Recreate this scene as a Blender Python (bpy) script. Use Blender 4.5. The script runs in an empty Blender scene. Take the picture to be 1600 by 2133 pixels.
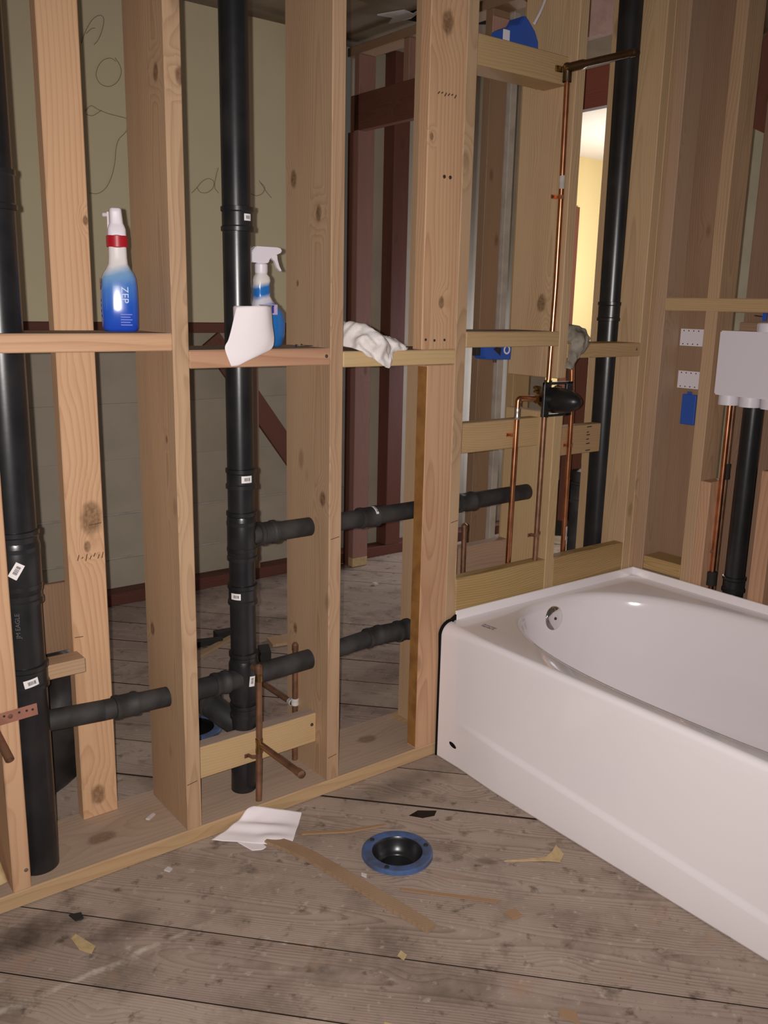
import bpy, bmesh, math, random
from mathutils import Vector, Matrix, noise
random.seed(7)
SC = bpy.context.scene
COL = SC.collection
# ------------------------------------------------------------------ camera
CAM_LOC = Vector((-1.6203, -1.8204, 1.2924))
YAW, PITCH, ROLL, FPX = 0.65932, 0.22691, 0.0217, 1873.4
fw = Vector((math.sin(YAW)*math.cos(PITCH), math.cos(YAW)*math.cos(PITCH), -math.sin(PITCH)))
rt = Vector((math.cos(YAW), -math.sin(YAW), 0)); up = rt.cross(fw)
rt2 = math.cos(ROLL)*rt + math.sin(ROLL)*up; up2 = -math.sin(ROLL)*rt + math.cos(ROLL)*up
cam = bpy.data.cameras.new('camera'); camo = bpy.data.objects.new('camera', cam); COL.objects.link(camo)
cam.sensor_fit = 'VERTICAL'; cam.sensor_height = 36.0; cam.lens = FPX/2133*36.0
cam.clip_start = 0.02
M = Matrix((rt2, up2, -fw)).transposed().to_4x4(); M.translation = CAM_LOC
camo.matrix_world = M
SC.camera = camo
# ------------------------------------------------------------------ world, lights, exposure
w = bpy.data.worlds.new('world'); SC.world = w; w.use_nodes = True
w.node_tree.nodes['Background'].inputs[0].default_value = (1.0, 0.90, 0.80, 1)
w.node_tree.nodes['Background'].inputs[1].default_value = 0.055
def lamp(name, kind, loc, power, color, size=0.01, rot=None):
    l = bpy.data.lights.new(name, kind); l.energy = power; l.color = color
    if kind == 'AREA': l.size = size
    else: l.shadow_soft_size = size
    o = bpy.data.objects.new(name, l); o.location = loc
    if rot: o.rotation_euler = rot
    COL.objects.link(o); return o
# the phone's flash beside its lens
flash = lamp('camera_flash', 'SPOT', CAM_LOC - 0.022*rt2 + 0.004*up2, 160, (1.0, 0.945, 0.91), 0.005)
flash.data.spot_size = math.radians(112); flash.data.spot_blend = 1.0
flash.rotation_euler = camo.matrix_world.to_euler()
# the lit room beyond and the daylight that reaches the rear room
lamp('far_room_lamp', 'POINT', (3.7, 2.0, 1.45), 75, (1.0, 0.93, 0.82), 0.08)
lamp('rear_room_daylight', 'AREA', (2.15, 1.35, 0.9), 9.0, (0.80, 0.84, 1.0), 0.8, (0, math.radians(90), 0))
vs = SC.view_settings
vs.view_transform = 'Standard'; vs.look = 'None'; vs.gamma = 1; vs.use_curve_mapping = False; vs.exposure = 0.0

# ------------------------------------------------------------------ helpers
WM = {}
def put(o, parent=None):
    COL.objects.link(o)
    WM[o] = o.matrix_basis.copy() if parent is None else o.matrix_basis.copy()
    if parent is not None:
        o.parent = parent
        o.matrix_parent_inverse = WM[parent].inverted()
    return o
def tag(o, label=None, cat=None, group=None, kind=None):
    if label: o['label'] = label
    if cat: o['category'] = cat
    if group: o['group'] = group
    if kind: o['kind'] = kind
    return o
def thing(name, loc, label=None, cat=None, group=None, kind=None):
    o = bpy.data.objects.new(name, None); o.empty_display_size = 0.05; o.location = loc
    put(o); return tag(o, label, cat, group, kind)
def mesh_obj(name, verts, faces, mat, parent=None, mtx=None, smooth=False, uvs=None):
    me = bpy.data.meshes.new(name); me.from_pydata([tuple(v) for v in verts], [], faces); me.update()
    if mat: me.materials.append(mat)
    if smooth:
        for p in me.polygons: p.use_smooth = True
    if uvs:
        ul = me.uv_layers.new(name='UVMap')
        for lp in me.loops: ul.data[lp.index].uv = uvs[lp.vertex_index]
    o = bpy.data.objects.new(name, me)
    if mtx is not None: o.matrix_basis = mtx
    return put(o, parent)
def bm_obj(name, bm, mat, parent=None, mtx=None, smooth=False, angle=None):
    me = bpy.data.meshes.new(name); bm.to_mesh(me); bm.free()
    if mat: me.materials.append(mat)
    if smooth:
        for p in me.polygons: p.use_smooth = True
        if angle: me.set_sharp_from_angle(angle=math.radians(angle))
    o = bpy.data.objects.new(name, me)
    if mtx is not None: o.matrix_basis = mtx
    return put(o, parent)
AX = {'z': Matrix.Identity(3), 'x': Matrix(((0,0,1),(1,0,0),(0,1,0))), 'y': Matrix(((0,1,0),(0,0,1),(1,0,0)))}
def board(name, parent, lo, hi, axis, mat, bev=0.0022, label=None, rot=None):
    """a timber: axis-aligned box with eased edges, grain along its local z"""
    lo, hi = Vector(lo), Vector(hi); c = (lo+hi)/2; s = hi-lo
    A = AX[axis]; L = A.transposed() @ s
    bm = bmesh.new(); bmesh.ops.create_cube(bm, size=1)
    for v in bm.verts: v.co = Vector((v.co.x*abs(L.x), v.co.y*abs(L.y), v.co.z*abs(L.z)))
    if bev: bmesh.ops.bevel(bm, geom=bm.edges[:], offset=bev, segments=1, affect='EDGES')
    m = A.to_4x4(); m.translation = c
    if rot is not None: m = Matrix.Translation(c) @ rot.to_4x4() @ A.to_4x4()
    o = bm_obj(name, bm, mat, parent, m)
    if label: o['label'] = label
    return o
def beam(name, parent, p0, p1, wid, thk, mat, side=(0,1,0), bev=0.002, label=None):
    """a timber between two points; wid across, thk along `side`"""
    p0, p1 = Vector(p0), Vector(p1); z = (p1-p0); L = z.length; z.normalize()
    y = Vector(side); y = (y - z*y.dot(z)).normalized(); x = y.cross(z)
    bm = bmesh.new(); bmesh.ops.create_cube(bm, size=1)
    for v in bm.verts: v.co = Vector((v.co.x*wid, v.co.y*thk, v.co.z*L))
    if bev: bmesh.ops.bevel(bm, geom=bm.edges[:], offset=bev, segments=1, affect='EDGES')
    m = Matrix((x, y, z)).transposed().to_4x4(); m.translation = (p0+p1)/2
    o = bm_obj(name, bm, mat, parent, m)
    if label: o['label'] = label
    return o
def frame_of(d):
    d = d.normalized(); a = Vector((0,0,1)) if abs(d.z) < 0.9 else Vector((1,0,0))
    x = a.cross(d).normalized(); return x, d.cross(x)
def fillet(pts, r, n=6):
    out = [Vector(pts[0])]
    for i in range(1, len(pts)-1):
        p, a, b = Vector(pts[i]), Vector(pts[i-1]), Vector(pts[i+1])
        u, v = (a-p), (b-p); k = min(r, u.length*.45, v.length*.45); s, e = p+u.normalized()*k, p+v.normalized()*k
        for j in range(n+1):
            t = j/n; out.append((1-t)**2*s + 2*t*(1-t)*p + t*t*e)
    out.append(Vector(pts[-1])); return out
def tube(name, parent, pts, r, mat, seg=18, label=None, wall=0.0, bend=0.0, cap0=True, cap1=True):
    """round bar or pipe along a polyline; wall>0 leaves the ends open like a cut pipe"""
    P = fillet(pts, bend) if bend else [Vector(p) for p in pts]
    o0 = P[0].copy(); V, F = [], []
    n = len(P); X, Y = frame_of(P[1]-P[0])
    def ring(c, d, rr):
        nonlocal X, Y
        X = (X - d*X.dot(d)).normalized(); Y = d.cross(X)
        b = len(V)
        for k in range(seg):
            a = 2*math.pi*k/seg; V.append(c - o0 + rr*(math.cos(a)*X + math.sin(a)*Y))
        return b
    rings = []
    R = r if isinstance(r, (list, tuple)) else [r]*n
    for i in range(n):
        d = (P[min(i+1, n-1)]-P[max(i-1, 0)]).normalized(); rings.append(ring(P[i], d, R[i]))
    def band(a, b, flip=False):
        for k in range(seg):
            q = (a+k, a+(k+1) % seg, b+(k+1) % seg, b+k); F.append(q[::-1] if flip else q)
    for i in range(n-1): band(rings[i], rings[i+1])
    def end(i, d, flip):
        if wall:
            a = ring(P[i], d, R[i]-wall); b = ring(P[i]-(1 if not flip else -1)*d*min(.05, 2.5*R[i]), d, R[i]-wall)
            band(rings[i], a, flip); band(a, b, flip)
            F.append(tuple(range(b, b+seg)) if not flip else tuple(range(b, b+seg))[::-1])
        else:
            F.append(tuple(range(rings[i], rings[i]+seg)) if not flip else tuple(range(rings[i], rings[i]+seg))[::-1])
    d1 = (P[-1]-P[-2]).normalized(); d0 = (P[1]-P[0]).normalized()
    if cap1: end(n-1, d1, False)
    if cap0: end(0, d0, True)
    o = mesh_obj(name, V, F, mat, parent, Matrix.Translation(o0), smooth=True)
    o.data.set_sharp_from_angle(angle=math.radians(40))
    if label: o['label'] = label
    return o
def lathe(name, parent, prof, loc, mat, axis=(0,0,1), seg=32, label=None, angle=35):
    d = Vector(axis).normalized(); X, Y = frame_of(d); V, F = [], []
    for (r, h) in prof:
        for k in range(seg):
            a = 2*math.pi*k/seg; V.append(h*d + r*(math.cos(a)*X+math.sin(a)*Y))
    for i in range(len(prof)-1):
        for k in range(seg):
            a, b = i*seg+k, i*seg+(k+1) % seg; F.append((a, b, b+seg, a+seg))
    o = mesh_obj(name, V, F, mat, parent, Matrix.Translation(Vector(loc)), smooth=True)
    o.data.set_sharp_from_angle(angle=math.radians(angle))
    if label: o['label'] = label
    return o
def collar(name, parent, c, axis, r, h, mat, rim=0.003, label=None, seg=28):
    """a pipe hub: a short sleeve with a raised lip at either end"""
    hh = h/2
    pr = [(r*.5, -hh), (r, -hh), (r+rim, -hh+.001), (r+rim, -hh+.010), (r+rim*.35, -hh+.013), (r+rim*.35, hh-.013), (r+rim, hh-.010), (r+rim, hh-.001), (r, hh), (r*.5, hh)]
    return lathe(name, parent, pr, c, mat, axis, seg, label)
def loft(name, parent, secs, loc, mat, n=36, rotz=0.0, label=None, e=3.0):
    """closed body from superellipse sections (z, half_x, half_y, cx, cy)"""
    V, F = [], []
    for (z, a, b, cx, cy) in secs:
        for k in range(n):
            t = 2*math.pi*k/n; c, s = math.cos(t), math.sin(t)
            V.append((cx + a*math.copysign(abs(c)**(2/e), c), cy + b*math.copysign(abs(s)**(2/e), s), z))
    for i in range(len(secs)-1):
        for k in range(n):
            a, b = i*n+k, i*n+(k+1) % n; F.append((a, b, b+n, a+n))
    F.append(tuple(range(n))[::-1]); F.append(tuple(range((len(secs)-1)*n, len(secs)*n)))
    m = Matrix.Translation(Vector(loc)) @ Matrix.Rotation(rotz, 4, 'Z')
    o = mesh_obj(name, V, F, mat, parent, m, smooth=True); o.data.set_sharp_from_angle(angle=math.radians(50))
    if label: o['label'] = label
    return o
def cr(p0, p1, p2, p3, t):
    return 0.5*((2*p1) + (-p0+p2)*t + (2*p0-5*p1+4*p2-p3)*t*t + (-p0+3*p1-3*p2+p3)*t**3)
def cloth(name, parent, ctrl, mat, sub=7, thick=0.0015, amp=0.002, freq=40, label=None, crease=0.0, cfreq=18):
    """a sheet of cloth or paper through a grid of control points, with fine creases and real thickness"""
    G = [[Vector(p) for p in row] for row in ctrl]; R, C = len(G), len(G[0])
    g = lambda i, j: G[max(0, min(R-1, i))][max(0, min(C-1, j))]
    nr, nc = (R-1)*sub+1, (C-1)*sub+1; V = []
    o0 = G[0][0].copy()
    for a in range(nr):
        i, t = min(a//sub, R-2), a/sub - min(a//sub, R-2)
        for b in range(nc):
            j, s = min(b//sub, C-2), b/sub - min(b//sub, C-2)
            rows = [cr(g(i+k, j-1), g(i+k, j), g(i+k, j+1), g(i+k, j+2), s) for k in (-1, 0, 1, 2)]
            p = cr(*rows, t)
            if amp: p = p + amp*Vector((noise.noise(p*freq), noise.noise(p*freq+Vector((9, 4, 2))), noise.noise(p*freq+Vector((3, 7, 5)))))
            if crease:
                q = p*cfreq + 1.2*Vector((noise.noise(p*9), noise.noise(p*9+Vector((5, 1, 3))), 0))
                p = p + crease*(.5-min(1.0, 2.2*abs(noise.noise(q))))*Vector((-.45, -.8, .35))
            V.append(p-o0)
    F = [(a*nc+b, a*nc+b+1, (a+1)*nc+b+1, (a+1)*nc+b) for a in range(nr-1) for b in range(nc-1)]
    bm = bmesh.new(); vs_ = [bm.verts.new(v) for v in V]
    for f in F: bm.faces.new([vs_[k] for k in f])
    bm.normal_update()
    bk = [bm.verts.new(v.co - v.normal*thick) for v in vs_]
    for f in F: bm.faces.new([bk[k] for k in f[::-1]])
    rim = [b for b in range(nc)] + [a*nc+nc-1 for a in range(1, nr)] + [(nr-1)*nc+b for b in range(nc-2, -1, -1)] + [a*nc for a in range(nr-2, 0, -1)]
    for k in range(len(rim)):
        p_, q_ = rim[k], rim[(k+1) % len(rim)]; bm.faces.new((vs_[q_], vs_[p_], bk[p_], bk[q_]))
    o = bm_obj(name, bm, mat, parent, Matrix.Translation(o0), smooth=True)
    if label: o['label'] = label
    return o
def prism(name, parent, outline, d, mat, label=None, bev=0.0):
    """solid from a flat outline (list of 3-D points) pushed along d"""
    P = [Vector(p) for p in outline]; d = Vector(d); o0 = P[0].copy(); bm = bmesh.new()
    a = [bm.verts.new(p-o0) for p in P]; b = [bm.verts.new(p-o0+d) for p in P]; n = len(P)
    bm.faces.new(a); bm.faces.new(b[::-1])
    for i in range(n): bm.faces.new((a[i], b[i], b[(i+1) % n], a[(i+1) % n]))
    bmesh.ops.recalc_face_normals(bm, faces=bm.faces[:])
    if bev: bmesh.ops.bevel(bm, geom=bm.edges[:], offset=bev, segments=2, affect='EDGES')
    o = bm_obj(name, bm, mat, parent, Matrix.Translation(o0))
    if label: o['label'] = label
    return o
def sticker(name, parent, c, axis, r, toward, wid, hgt, mat, roll=0.0, off=0.0006):
    """a label wrapped on a pipe of radius r; `toward` is the direction it faces"""
    d = Vector(axis).normalized(); t = Vector(toward); t = (t - d*t.dot(d)).normalized(); s = d.cross(t)
    nu, nv = 10, 4; V, U, F = [], [], []
    ca, sa = math.cos(roll), math.sin(roll)
    for lay in (0.0, 0.0005):
        for j in range(nv+1):
            for i in range(nu+1):
                u, v = (i/nu-.5)*wid, (j/nv-.5)*hgt
                uu, vv = ca*u - sa*v, sa*u + ca*v
                a = uu/r; V.append((r+off-.0004+lay)*(math.cos(a)*t + math.sin(a)*s) + vv*d); U.append((i/nu, j/nv))
    N = (nu+1)*(nv+1)
    for j in range(nv):
        for i in range(nu):
            q = (j*(nu+1)+i, j*(nu+1)+i+1, (j+1)*(nu+1)+i+1, (j+1)*(nu+1)+i)
            F.append(tuple(k+N for k in q)); F.append(q[::-1])
    return mesh_obj(name, V, F, mat, parent, Matrix.Translation(Vector(c)), smooth=True, uvs=U)
def text_mesh(txt, size):
    cu = bpy.data.curves.new('lettering', 'FONT'); cu.body = txt; cu.size = size; cu.align_x = 'CENTER'; cu.align_y = 'CENTER'; cu.extrude = 0.0002
    o = bpy.data.objects.new('lettering', cu); COL.objects.link(o)
    bpy.context.view_layer.update(); dg = bpy.context.evaluated_depsgraph_get()
    me = bpy.data.meshes.new_from_object(o.evaluated_get(dg)); bpy.data.objects.remove(o); bpy.data.curves.remove(cu)
    return me
def lettering(name, parent, txt, size, mtx, mat, cyl=None):
    me = text_mesh(txt, size)
    if cyl:
        for v in me.vertices:      # letters run up the pipe: x along axis, y round it
            a = v.co.y/cyl; rr = cyl+0.0003+v.co.z
            v.co = Vector((v.co.x, rr*math.sin(a), rr*math.cos(a)))
    me.materials.clear(); me.materials.append(mat)
    o = bpy.data.objects.new(name, me); o.matrix_basis = mtx; return put(o, parent)

# ------------------------------------------------------------------ materials
def newmat(name):
    m = bpy.data.materials.new(name); m.use_nodes = True; nt = m.node_tree
    return m, nt, nt.nodes['Principled BSDF']
def plain(name, col, rough=.5, metal=0, spec=.5, noise_amt=0.0, scale=40, col2=None, bump=0.0, coat=0.0, bscale=None):
    m, nt, b = newmat(name); N, Lk = nt.nodes, nt.links
    b.inputs['Base Color'].default_value = (*col, 1); b.inputs['Roughness'].default_value = rough
    b.inputs['Metallic'].default_value = metal; b.inputs['Specular IOR Level'].default_value = spec; b.inputs['Coat Weight'].default_value = coat
    tc = N.new('ShaderNodeTexCoord')
    if noise_amt:
        n = N.new('ShaderNodeTexNoise'); n.inputs['Scale'].default_value = scale; n.inputs['Detail'].default_value = 5; Lk.new(tc.outputs['Object'], n.inputs['Vector'])
        r = N.new('ShaderNodeMapRange'); r.inputs[1].default_value = .42; r.inputs[2].default_value = .68; r.inputs[4].default_value = noise_amt; Lk.new(n.outputs['Fac'], r.inputs[0])
        mx = N.new('ShaderNodeMix'); mx.data_type = 'RGBA'; mx.inputs[6].default_value = (*col, 1); mx.inputs[7].default_value = (*(col2 or tuple(c*.5 for c in col)), 1)
        Lk.new(r.outputs[0], mx.inputs[0]); Lk.new(mx.outputs[2], b.inputs['Base Color'])
    if bump:
        n2 = N.new('ShaderNodeTexNoise'); n2.inputs['Scale'].default_value = bscale or scale; n2.inputs['Detail'].default_value = 4; Lk.new(tc.outputs['Object'], n2.inputs['Vector'])
        bp = N.new('ShaderNodeBump'); bp.inputs['Strength'].default_value = bump; bp.inputs['Distance'].default_value = .002; Lk.new(n2.outputs['Fac'], bp.inputs['Height']); Lk.new(bp.outputs['Normal'], b.inputs['Normal'])
    return m
def wood(name, light, dark, knot=(.10, .045, .018), rings=.0065, contrast=.55, knots=.5, rough=.62, spec=.3, dirt=None, dirt_amt=0.0, off=(.03, .05), grime=None, placed=()):
    """sawn timber: growth rings about an off-centre pith along local z, fibre streaks, knots the rings bend around"""
    m, nt, b = newmat(name); N, Lk = nt.nodes, nt.links
    def mth(op, a, c=None, clamp=False):
        n = N.new('ShaderNodeMath'); n.operation = op; n.use_clamp = clamp
        for i, v in enumerate((a, c)):
            if v is None: continue
            if isinstance(v, (int, float)): n.inputs[i].default_value = v
            else: Lk.new(v, n.inputs[i])
        return n.outputs[0]
    def mixc(f, a, c):
        n = N.new('ShaderNodeMix'); n.data_type = 'RGBA'
        for i, v in ((0, f), (6, a), (7, c)):
            if isinstance(v, tuple): n.inputs[i].default_value = (*v, 1)
            elif isinstance(v, (int, float)): n.inputs[i].default_value = v
            else: Lk.new(v, n.inputs[i])
        return n.outputs[2]
    def maprange(x, a, c, lo=0.0, hi=1.0):
        n = N.new('ShaderNodeMapRange'); n.interpolation_type = 'SMOOTHSTEP'
        for i, v in ((1, a), (2, c), (3, lo), (4, hi)): n.inputs[i].default_value = v
        Lk.new(x, n.inputs[0]); return n.outputs[0]
    tc = N.new('ShaderNodeTexCoord'); oi = N.new('ShaderNodeObjectInfo'); rnd = oi.outputs['Random']
    sh = N.new('ShaderNodeCombineXYZ'); Lk.new(mth('MULTIPLY', rnd, 7.3), sh.inputs[0]); Lk.new(mth('MULTIPLY', rnd, 13.7), sh.inputs[1]); Lk.new(mth('MULTIPLY', rnd, 29.1), sh.inputs[2])
    ad = N.new('ShaderNodeVectorMath'); ad.operation = 'ADD'; Lk.new(tc.outputs['Object'], ad.inputs[0]); Lk.new(sh.outputs[0], ad.inputs[1]); P = ad.outputs[0]
    def stretch(v, s):
        n = N.new('ShaderNodeVectorMath'); n.operation = 'MULTIPLY'; n.inputs[1].default_value = s; Lk.new(v, n.inputs[0]); return n.outputs[0]
    def nz(v, scale, detail=2, rgh=.5):
        n = N.new('ShaderNodeTexNoise'); n.inputs['Scale'].default_value = scale; n.inputs['Detail'].default_value = detail; n.inputs['Roughness'].default_value = rgh; Lk.new(v, n.inputs['Vector']); return n.outputs['Fac']
    vo = N.new('ShaderNodeTexVoronoi'); vo.inputs['Scale'].default_value = 1; Lk.new(stretch(P, (7.5, 7.5, 3.4)), vo.inputs['Vector']); vd = vo.outputs['Distance']
    near = maprange(vd, .34, .0)
    sx = N.new('ShaderNodeSeparateXYZ'); Lk.new(tc.outputs['Object'], sx.inputs[0])
    wob = nz(stretch(P, (1.6, 1.6, .55)), 2.2, 2)
    tilt = mth('MULTIPLY', sx.outputs[2], mth('MULTIPLY', mth('SUBTRACT', rnd, .5), .05))
    px = mth('ADD', mth('ADD', sx.outputs[0], mth('MULTIPLY', mth('SUBTRACT', rnd, .35), off[0]*3)), tilt)
    py = mth('ADD', mth('ADD', sx.outputs[1], off[1]), mth('MULTIPLY', mth('SUBTRACT', wob, .5), .10))
    rad = mth('SQRT', mth('ADD', mth('MULTIPLY', px, px), mth('MULTIPLY', py, py)))
    rad = mth('ADD', rad, mth('MULTIPLY', near, .022*min(1, knots*2)))
    pk = None
    for (kx, ky, kz, kr) in placed:
        sb = N.new('ShaderNodeVectorMath'); sb.operation = 'SUBTRACT'; sb.inputs[1].default_value = (kx, ky, kz); Lk.new(tc.outputs['Object'], sb.inputs[0])
        ln = N.new('ShaderNodeVectorMath'); ln.operation = 'LENGTH'; Lk.new(stretch(sb.outputs[0], (1/kr, 1/kr, .62/kr)), ln.inputs[0])
        dd = mth('ADD', ln.outputs['Value'], mth('MULTIPLY', mth('SUBTRACT', nz(P, 60, 2), .5), .5))
        rad = mth('ADD', rad, mth('MULTIPLY', maprange(dd, 3.2, .6), .020))
        m1 = maprange(dd, 1.05, .55); pk = m1 if pk is None else mth('MAXIMUM', pk, m1)
    ph = mth('MULTIPLY', rad, 1.0/rings); fr = mth('FRACT', ph)
    ring = mth('POWER', fr, 2.2); ring = mth('MULTIPLY', ring, maprange(fr, 1.0, .86))
    fibre = nz(stretch(P, (330, 330, 7)), 1, 3, .6)
    cloud = nz(stretch(P, (9, 9, 1.2)), 1, 3)
    f = mth('ADD', mth('MULTIPLY', ring, contrast), mth('MULTIPLY', mth('SUBTRACT', fibre, .45), .75)); f = mth('ADD', f, mth('MULTIPLY', mth('SUBTRACT', cloud, .5), 1.3), True)
    col = mixc(f, light, dark)
    kn = mth('MULTIPLY', maprange(vd, .125, .05), knots, True); col = mixc(kn, col, knot)
    if pk is not None: col = mixc(mth('MULTIPLY', pk, mth('ADD', mth('MULTIPLY', nz(P, 120, 3), .8), .25), True), col, knot)
    if dirt:
        dn = nz(P, 9, 6, .62); col = mixc(mth('MULTIPLY', maprange(dn, .48, .66), dirt_amt), col, dirt)
        dn2 = nz(stretch(P, (26, 26, 4)), 1, 5, .65); col = mixc(mth('MULTIPLY', maprange(dn2, .52, .70), dirt_amt*.8), col, tuple(c*.45 for c in dirt))
    hs = N.new('ShaderNodeHueSaturation'); Lk.new(col, hs.inputs['Color']); Lk.new(mth('ADD', mth('MULTIPLY', rnd, .22), .89), hs.inputs['Value']); Lk.new(mth('ADD', mth('MULTIPLY', rnd, .012), .494), hs.inputs['Hue'])
    Lk.new(hs.outputs[0], b.inputs['Base Color']); b.inputs['Roughness'].default_value = rough; b.inputs['Specular IOR Level'].default_value = spec
    bp = N.new('ShaderNodeBump'); bp.inputs['Strength'].default_value = .25; bp.inputs['Distance'].default_value = .0012; Lk.new(f, bp.inputs['Height']); Lk.new(bp.outputs['Normal'], b.inputs['Normal'])
    if grime: grime(m, nt, hs, b)
    return m
PAL = {
 'fir': dict(light=(.52, .345, .205), dark=(.345, .205, .115), contrast=.65, knots=.35),
 'yellow': dict(light=(.57, .395, .205), dark=(.40, .25, .115), contrast=.5, knots=.3),
 'orange': dict(light=(.57, .34, .205), dark=(.42, .21, .12), rings=.011, contrast=.8, knots=.3),
 'plate': dict(light=(.56, .385, .205), dark=(.40, .24, .12), contrast=.5, rings=.010, knots=.3)}
def timber(kind, lo, hi, axis, pts=()):
    """a stock timber whose knots (x, y, z, radius) sit where this particular board has them"""
    c = (Vector(lo)+Vector(hi))/2; T = AX[axis].transposed()
    return wood(kind+'_with_knots', placed=[(*(T @ (Vector(p[:3])-c)), p[3]) for p in pts], **PAL[kind])
W_FIR = wood('fir_stud', **PAL['fir'])
W_YEL = wood('pale_yellow_pine', **PAL['yellow'])
W_ORG = wood('orange_fir', **PAL['orange'])
W_PINK = wood('pink_fir', (.45, .30, .20), (.31, .19, .12))
W_TAN = wood('tan_block', (.49, .325, .17), (.335, .20, .095), contrast=.5)
W_BRN = wood('brown_aged', (.33, .205, .13), (.21, .12, .07))
W_RED = wood('dark_red_aged', (.17, .065, .042), (.095, .034, .023), contrast=.4)
W_RPK = wood('pinkish_old_timber', (.36, .195, .15), (.25, .125, .095), contrast=.4)
W_GRN = wood('treated_greenish', (.47, .315, .135), (.29, .17, .06), contrast=.8)
W_STK = wood('dusty_lath', (.40, .27, .165), (.27, .165, .09), knots=0)
W_DST = wood('sawdust_film', (.44, .33, .26), (.33, .235, .175), contrast=.45, rings=.012, knots=0, rough=.9, spec=.1)
def floor_stain(m, nt, hs, b):
    """old water marks, adhesive lines and traffic dirt of the floor, laid in room coordinates"""
    N, Lk = nt.nodes, nt.links
    geo = N.new('ShaderNodeNewGeometry'); sp = N.new('ShaderNodeSeparateXYZ'); Lk.new(geo.outputs['Position'], sp.inputs[0])
    def n_(scale, detail, a, c, amt, dist=0.0, rough=.6):
        n = N.new('ShaderNodeTexNoise'); n.inputs['Scale'].default_value = scale; n.inputs['Detail'].default_value = detail; n.inputs['Distortion'].default_value = dist; n.inputs['Roughness'].default_value = rough
        Lk.new(geo.outputs['Position'], n.inputs['Vector'])
        r = N.new('ShaderNodeMapRange'); r.inputs[1].default_value = a; r.inputs[2].default_value = c; r.inputs[4].default_value = amt; Lk.new(n.outputs['Fac'], r.inputs[0]); return r.outputs[0], n.outputs['Fac']
    cur = hs.outputs[0]
    def mix(f, colr):
        nonlocal cur
        x = N.new('ShaderNodeMix'); x.data_type = 'RGBA'; Lk.new(f, x.inputs[0]); Lk.new(cur, x.inputs[6]); x.inputs[7].default_value = (*colr, 1); cur = x.outputs[2]
    def mth(op, a, c):
        n = N.new('ShaderNodeMath'); n.operation = op
        for i, v in enumerate((a, c)):
            if isinstance(v, (int, float)): n.inputs[i].default_value = v
            else: Lk.new(v, n.inputs[i])
        return n.outputs[0]
    mix(n_(3.2, 7, .48, .70, .65)[0], (.47, .375, .305))
    mix(n_(4.4, 8, .52, .74, .85)[0], (.115, .085, .065))
    mix(n_(16, 6, .58, .74, .70)[0], (.075, .052, .038))
    mix(n_(38, 6, .60, .72, .75)[0], (.52, .44, .38))
    mix(n_(24, 7, .60, .70, .7)[0], (.09, .062, .045))
    mix(n_(7, 6, .60, .70, .45)[0], (.40, .24, .15))
    mix(n_(90, 3, .70, .78, .8)[0], (.05, .035, .028))
    # dark damp mark by the left stack
    for (cx, cy, rx, ry, am) in ((-1.2, -.10, .16, .07, .85), (-1.02, -.19, .10, .05, .6), (-.20, -.08, .22, .06, .45)):
        dx = mth('MULTIPLY', mth('SUBTRACT', sp.outputs[0], cx), 1/rx); dy = mth('MULTIPLY', mth('SUBTRACT', sp.outputs[1], cy), 1/ry)
        d = mth('ADD', mth('MULTIPLY', dx, dx), mth('MULTIPLY', dy, dy)); d = mth('ADD', d, mth('MULTIPLY', n_(14, 5, 0, 1, 1)[1], 1.6))
        r = N.new('ShaderNodeMapRange'); r.inputs[1].default_value = 1.6; r.inputs[2].default_value = .7; r.inputs[4].default_value = am; Lk.new(d, r.inputs[0]); mix(r.outputs[0], (.06, .042, .03))
    # pale line of old adhesive along y = -0.28
    ln = mth('ABSOLUTE', mth('ADD', mth('ADD', sp.outputs[1], .283), mth('MULTIPLY', mth('SUBTRACT', n_(6, 4, 0, 1, 1)[1], .5), .05)), 0)
    r = N.new('ShaderNodeMapRange'); r.inputs[1].default_value = .010; r.inputs[2].default_value = .003; Lk.new(ln, r.inputs[0])
    r2 = N.new('ShaderNodeMapRange'); r2.inputs[1].default_value = -.78; r2.inputs[2].default_value = -.98; Lk.new(sp.outputs[0], r2.inputs[0])
    pl = mth('MULTIPLY', mth('MULTIPLY', r.outputs[0], r2.outputs[0]), n_(22, 4, .40, .60, .8)[0]); mix(pl, (.62, .54, .46))
    Lk.new(cur, b.inputs['Base Color'])
W_FLR = wood('weathered_floor_plank', (.43, .335, .275), (.24, .17, .13), knot=(.13, .085, .06), rings=.0058, contrast=.85, knots=.6, rough=.75, spec=.2, off=(.02, .035), grime=floor_stain)
ABS = plain('black_abs', (.012, .012, .014), .30, spec=.55, noise_amt=.7, scale=11, col2=(.026, .025, .026), bump=.05, bscale=60)
ABSD = plain('dusty_black_abs', (.022, .021, .022), .62, spec=.35, noise_amt=.8, scale=14, col2=(.06, .055, .052), bump=.1)
COP = plain('copper_pipe', (.80, .36, .19), .28, 1, noise_amt=.75, scale=16, col2=(.36, .135, .065))
COPD = plain('tarnished_copper', (.36, .19, .115), .45, .75, noise_amt=.8, scale=24, col2=(.16, .085, .055))
BRS = plain('tarnished_brass', (.42, .28, .11), .33, 1, noise_amt=.6, scale=30, col2=(.13, .08, .03))
BRNZ = plain('dark_bronze', (.15, .095, .055), .38, .9, noise_amt=.6, scale=30, col2=(.07, .042, .025))
COPM = plain('dusty_copper_strap', (.40, .175, .125), .6, .35, noise_amt=.5, scale=30)
SOLD = plain('solder_grey', (.72, .68, .62), .35, 1, noise_amt=.4, scale=60)
ENAM = plain('white_enamel', (.91, .845, .862), .13, spec=.5, coat=.25)
IRON = plain('raw_edge_iron', (.010, .009, .009), .8, spec=.1)
CHR = plain('chrome', (.80, .78, .76), .10, 1)
WHT = plain('white_plastic', (.76, .70, .76), .42)
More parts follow.
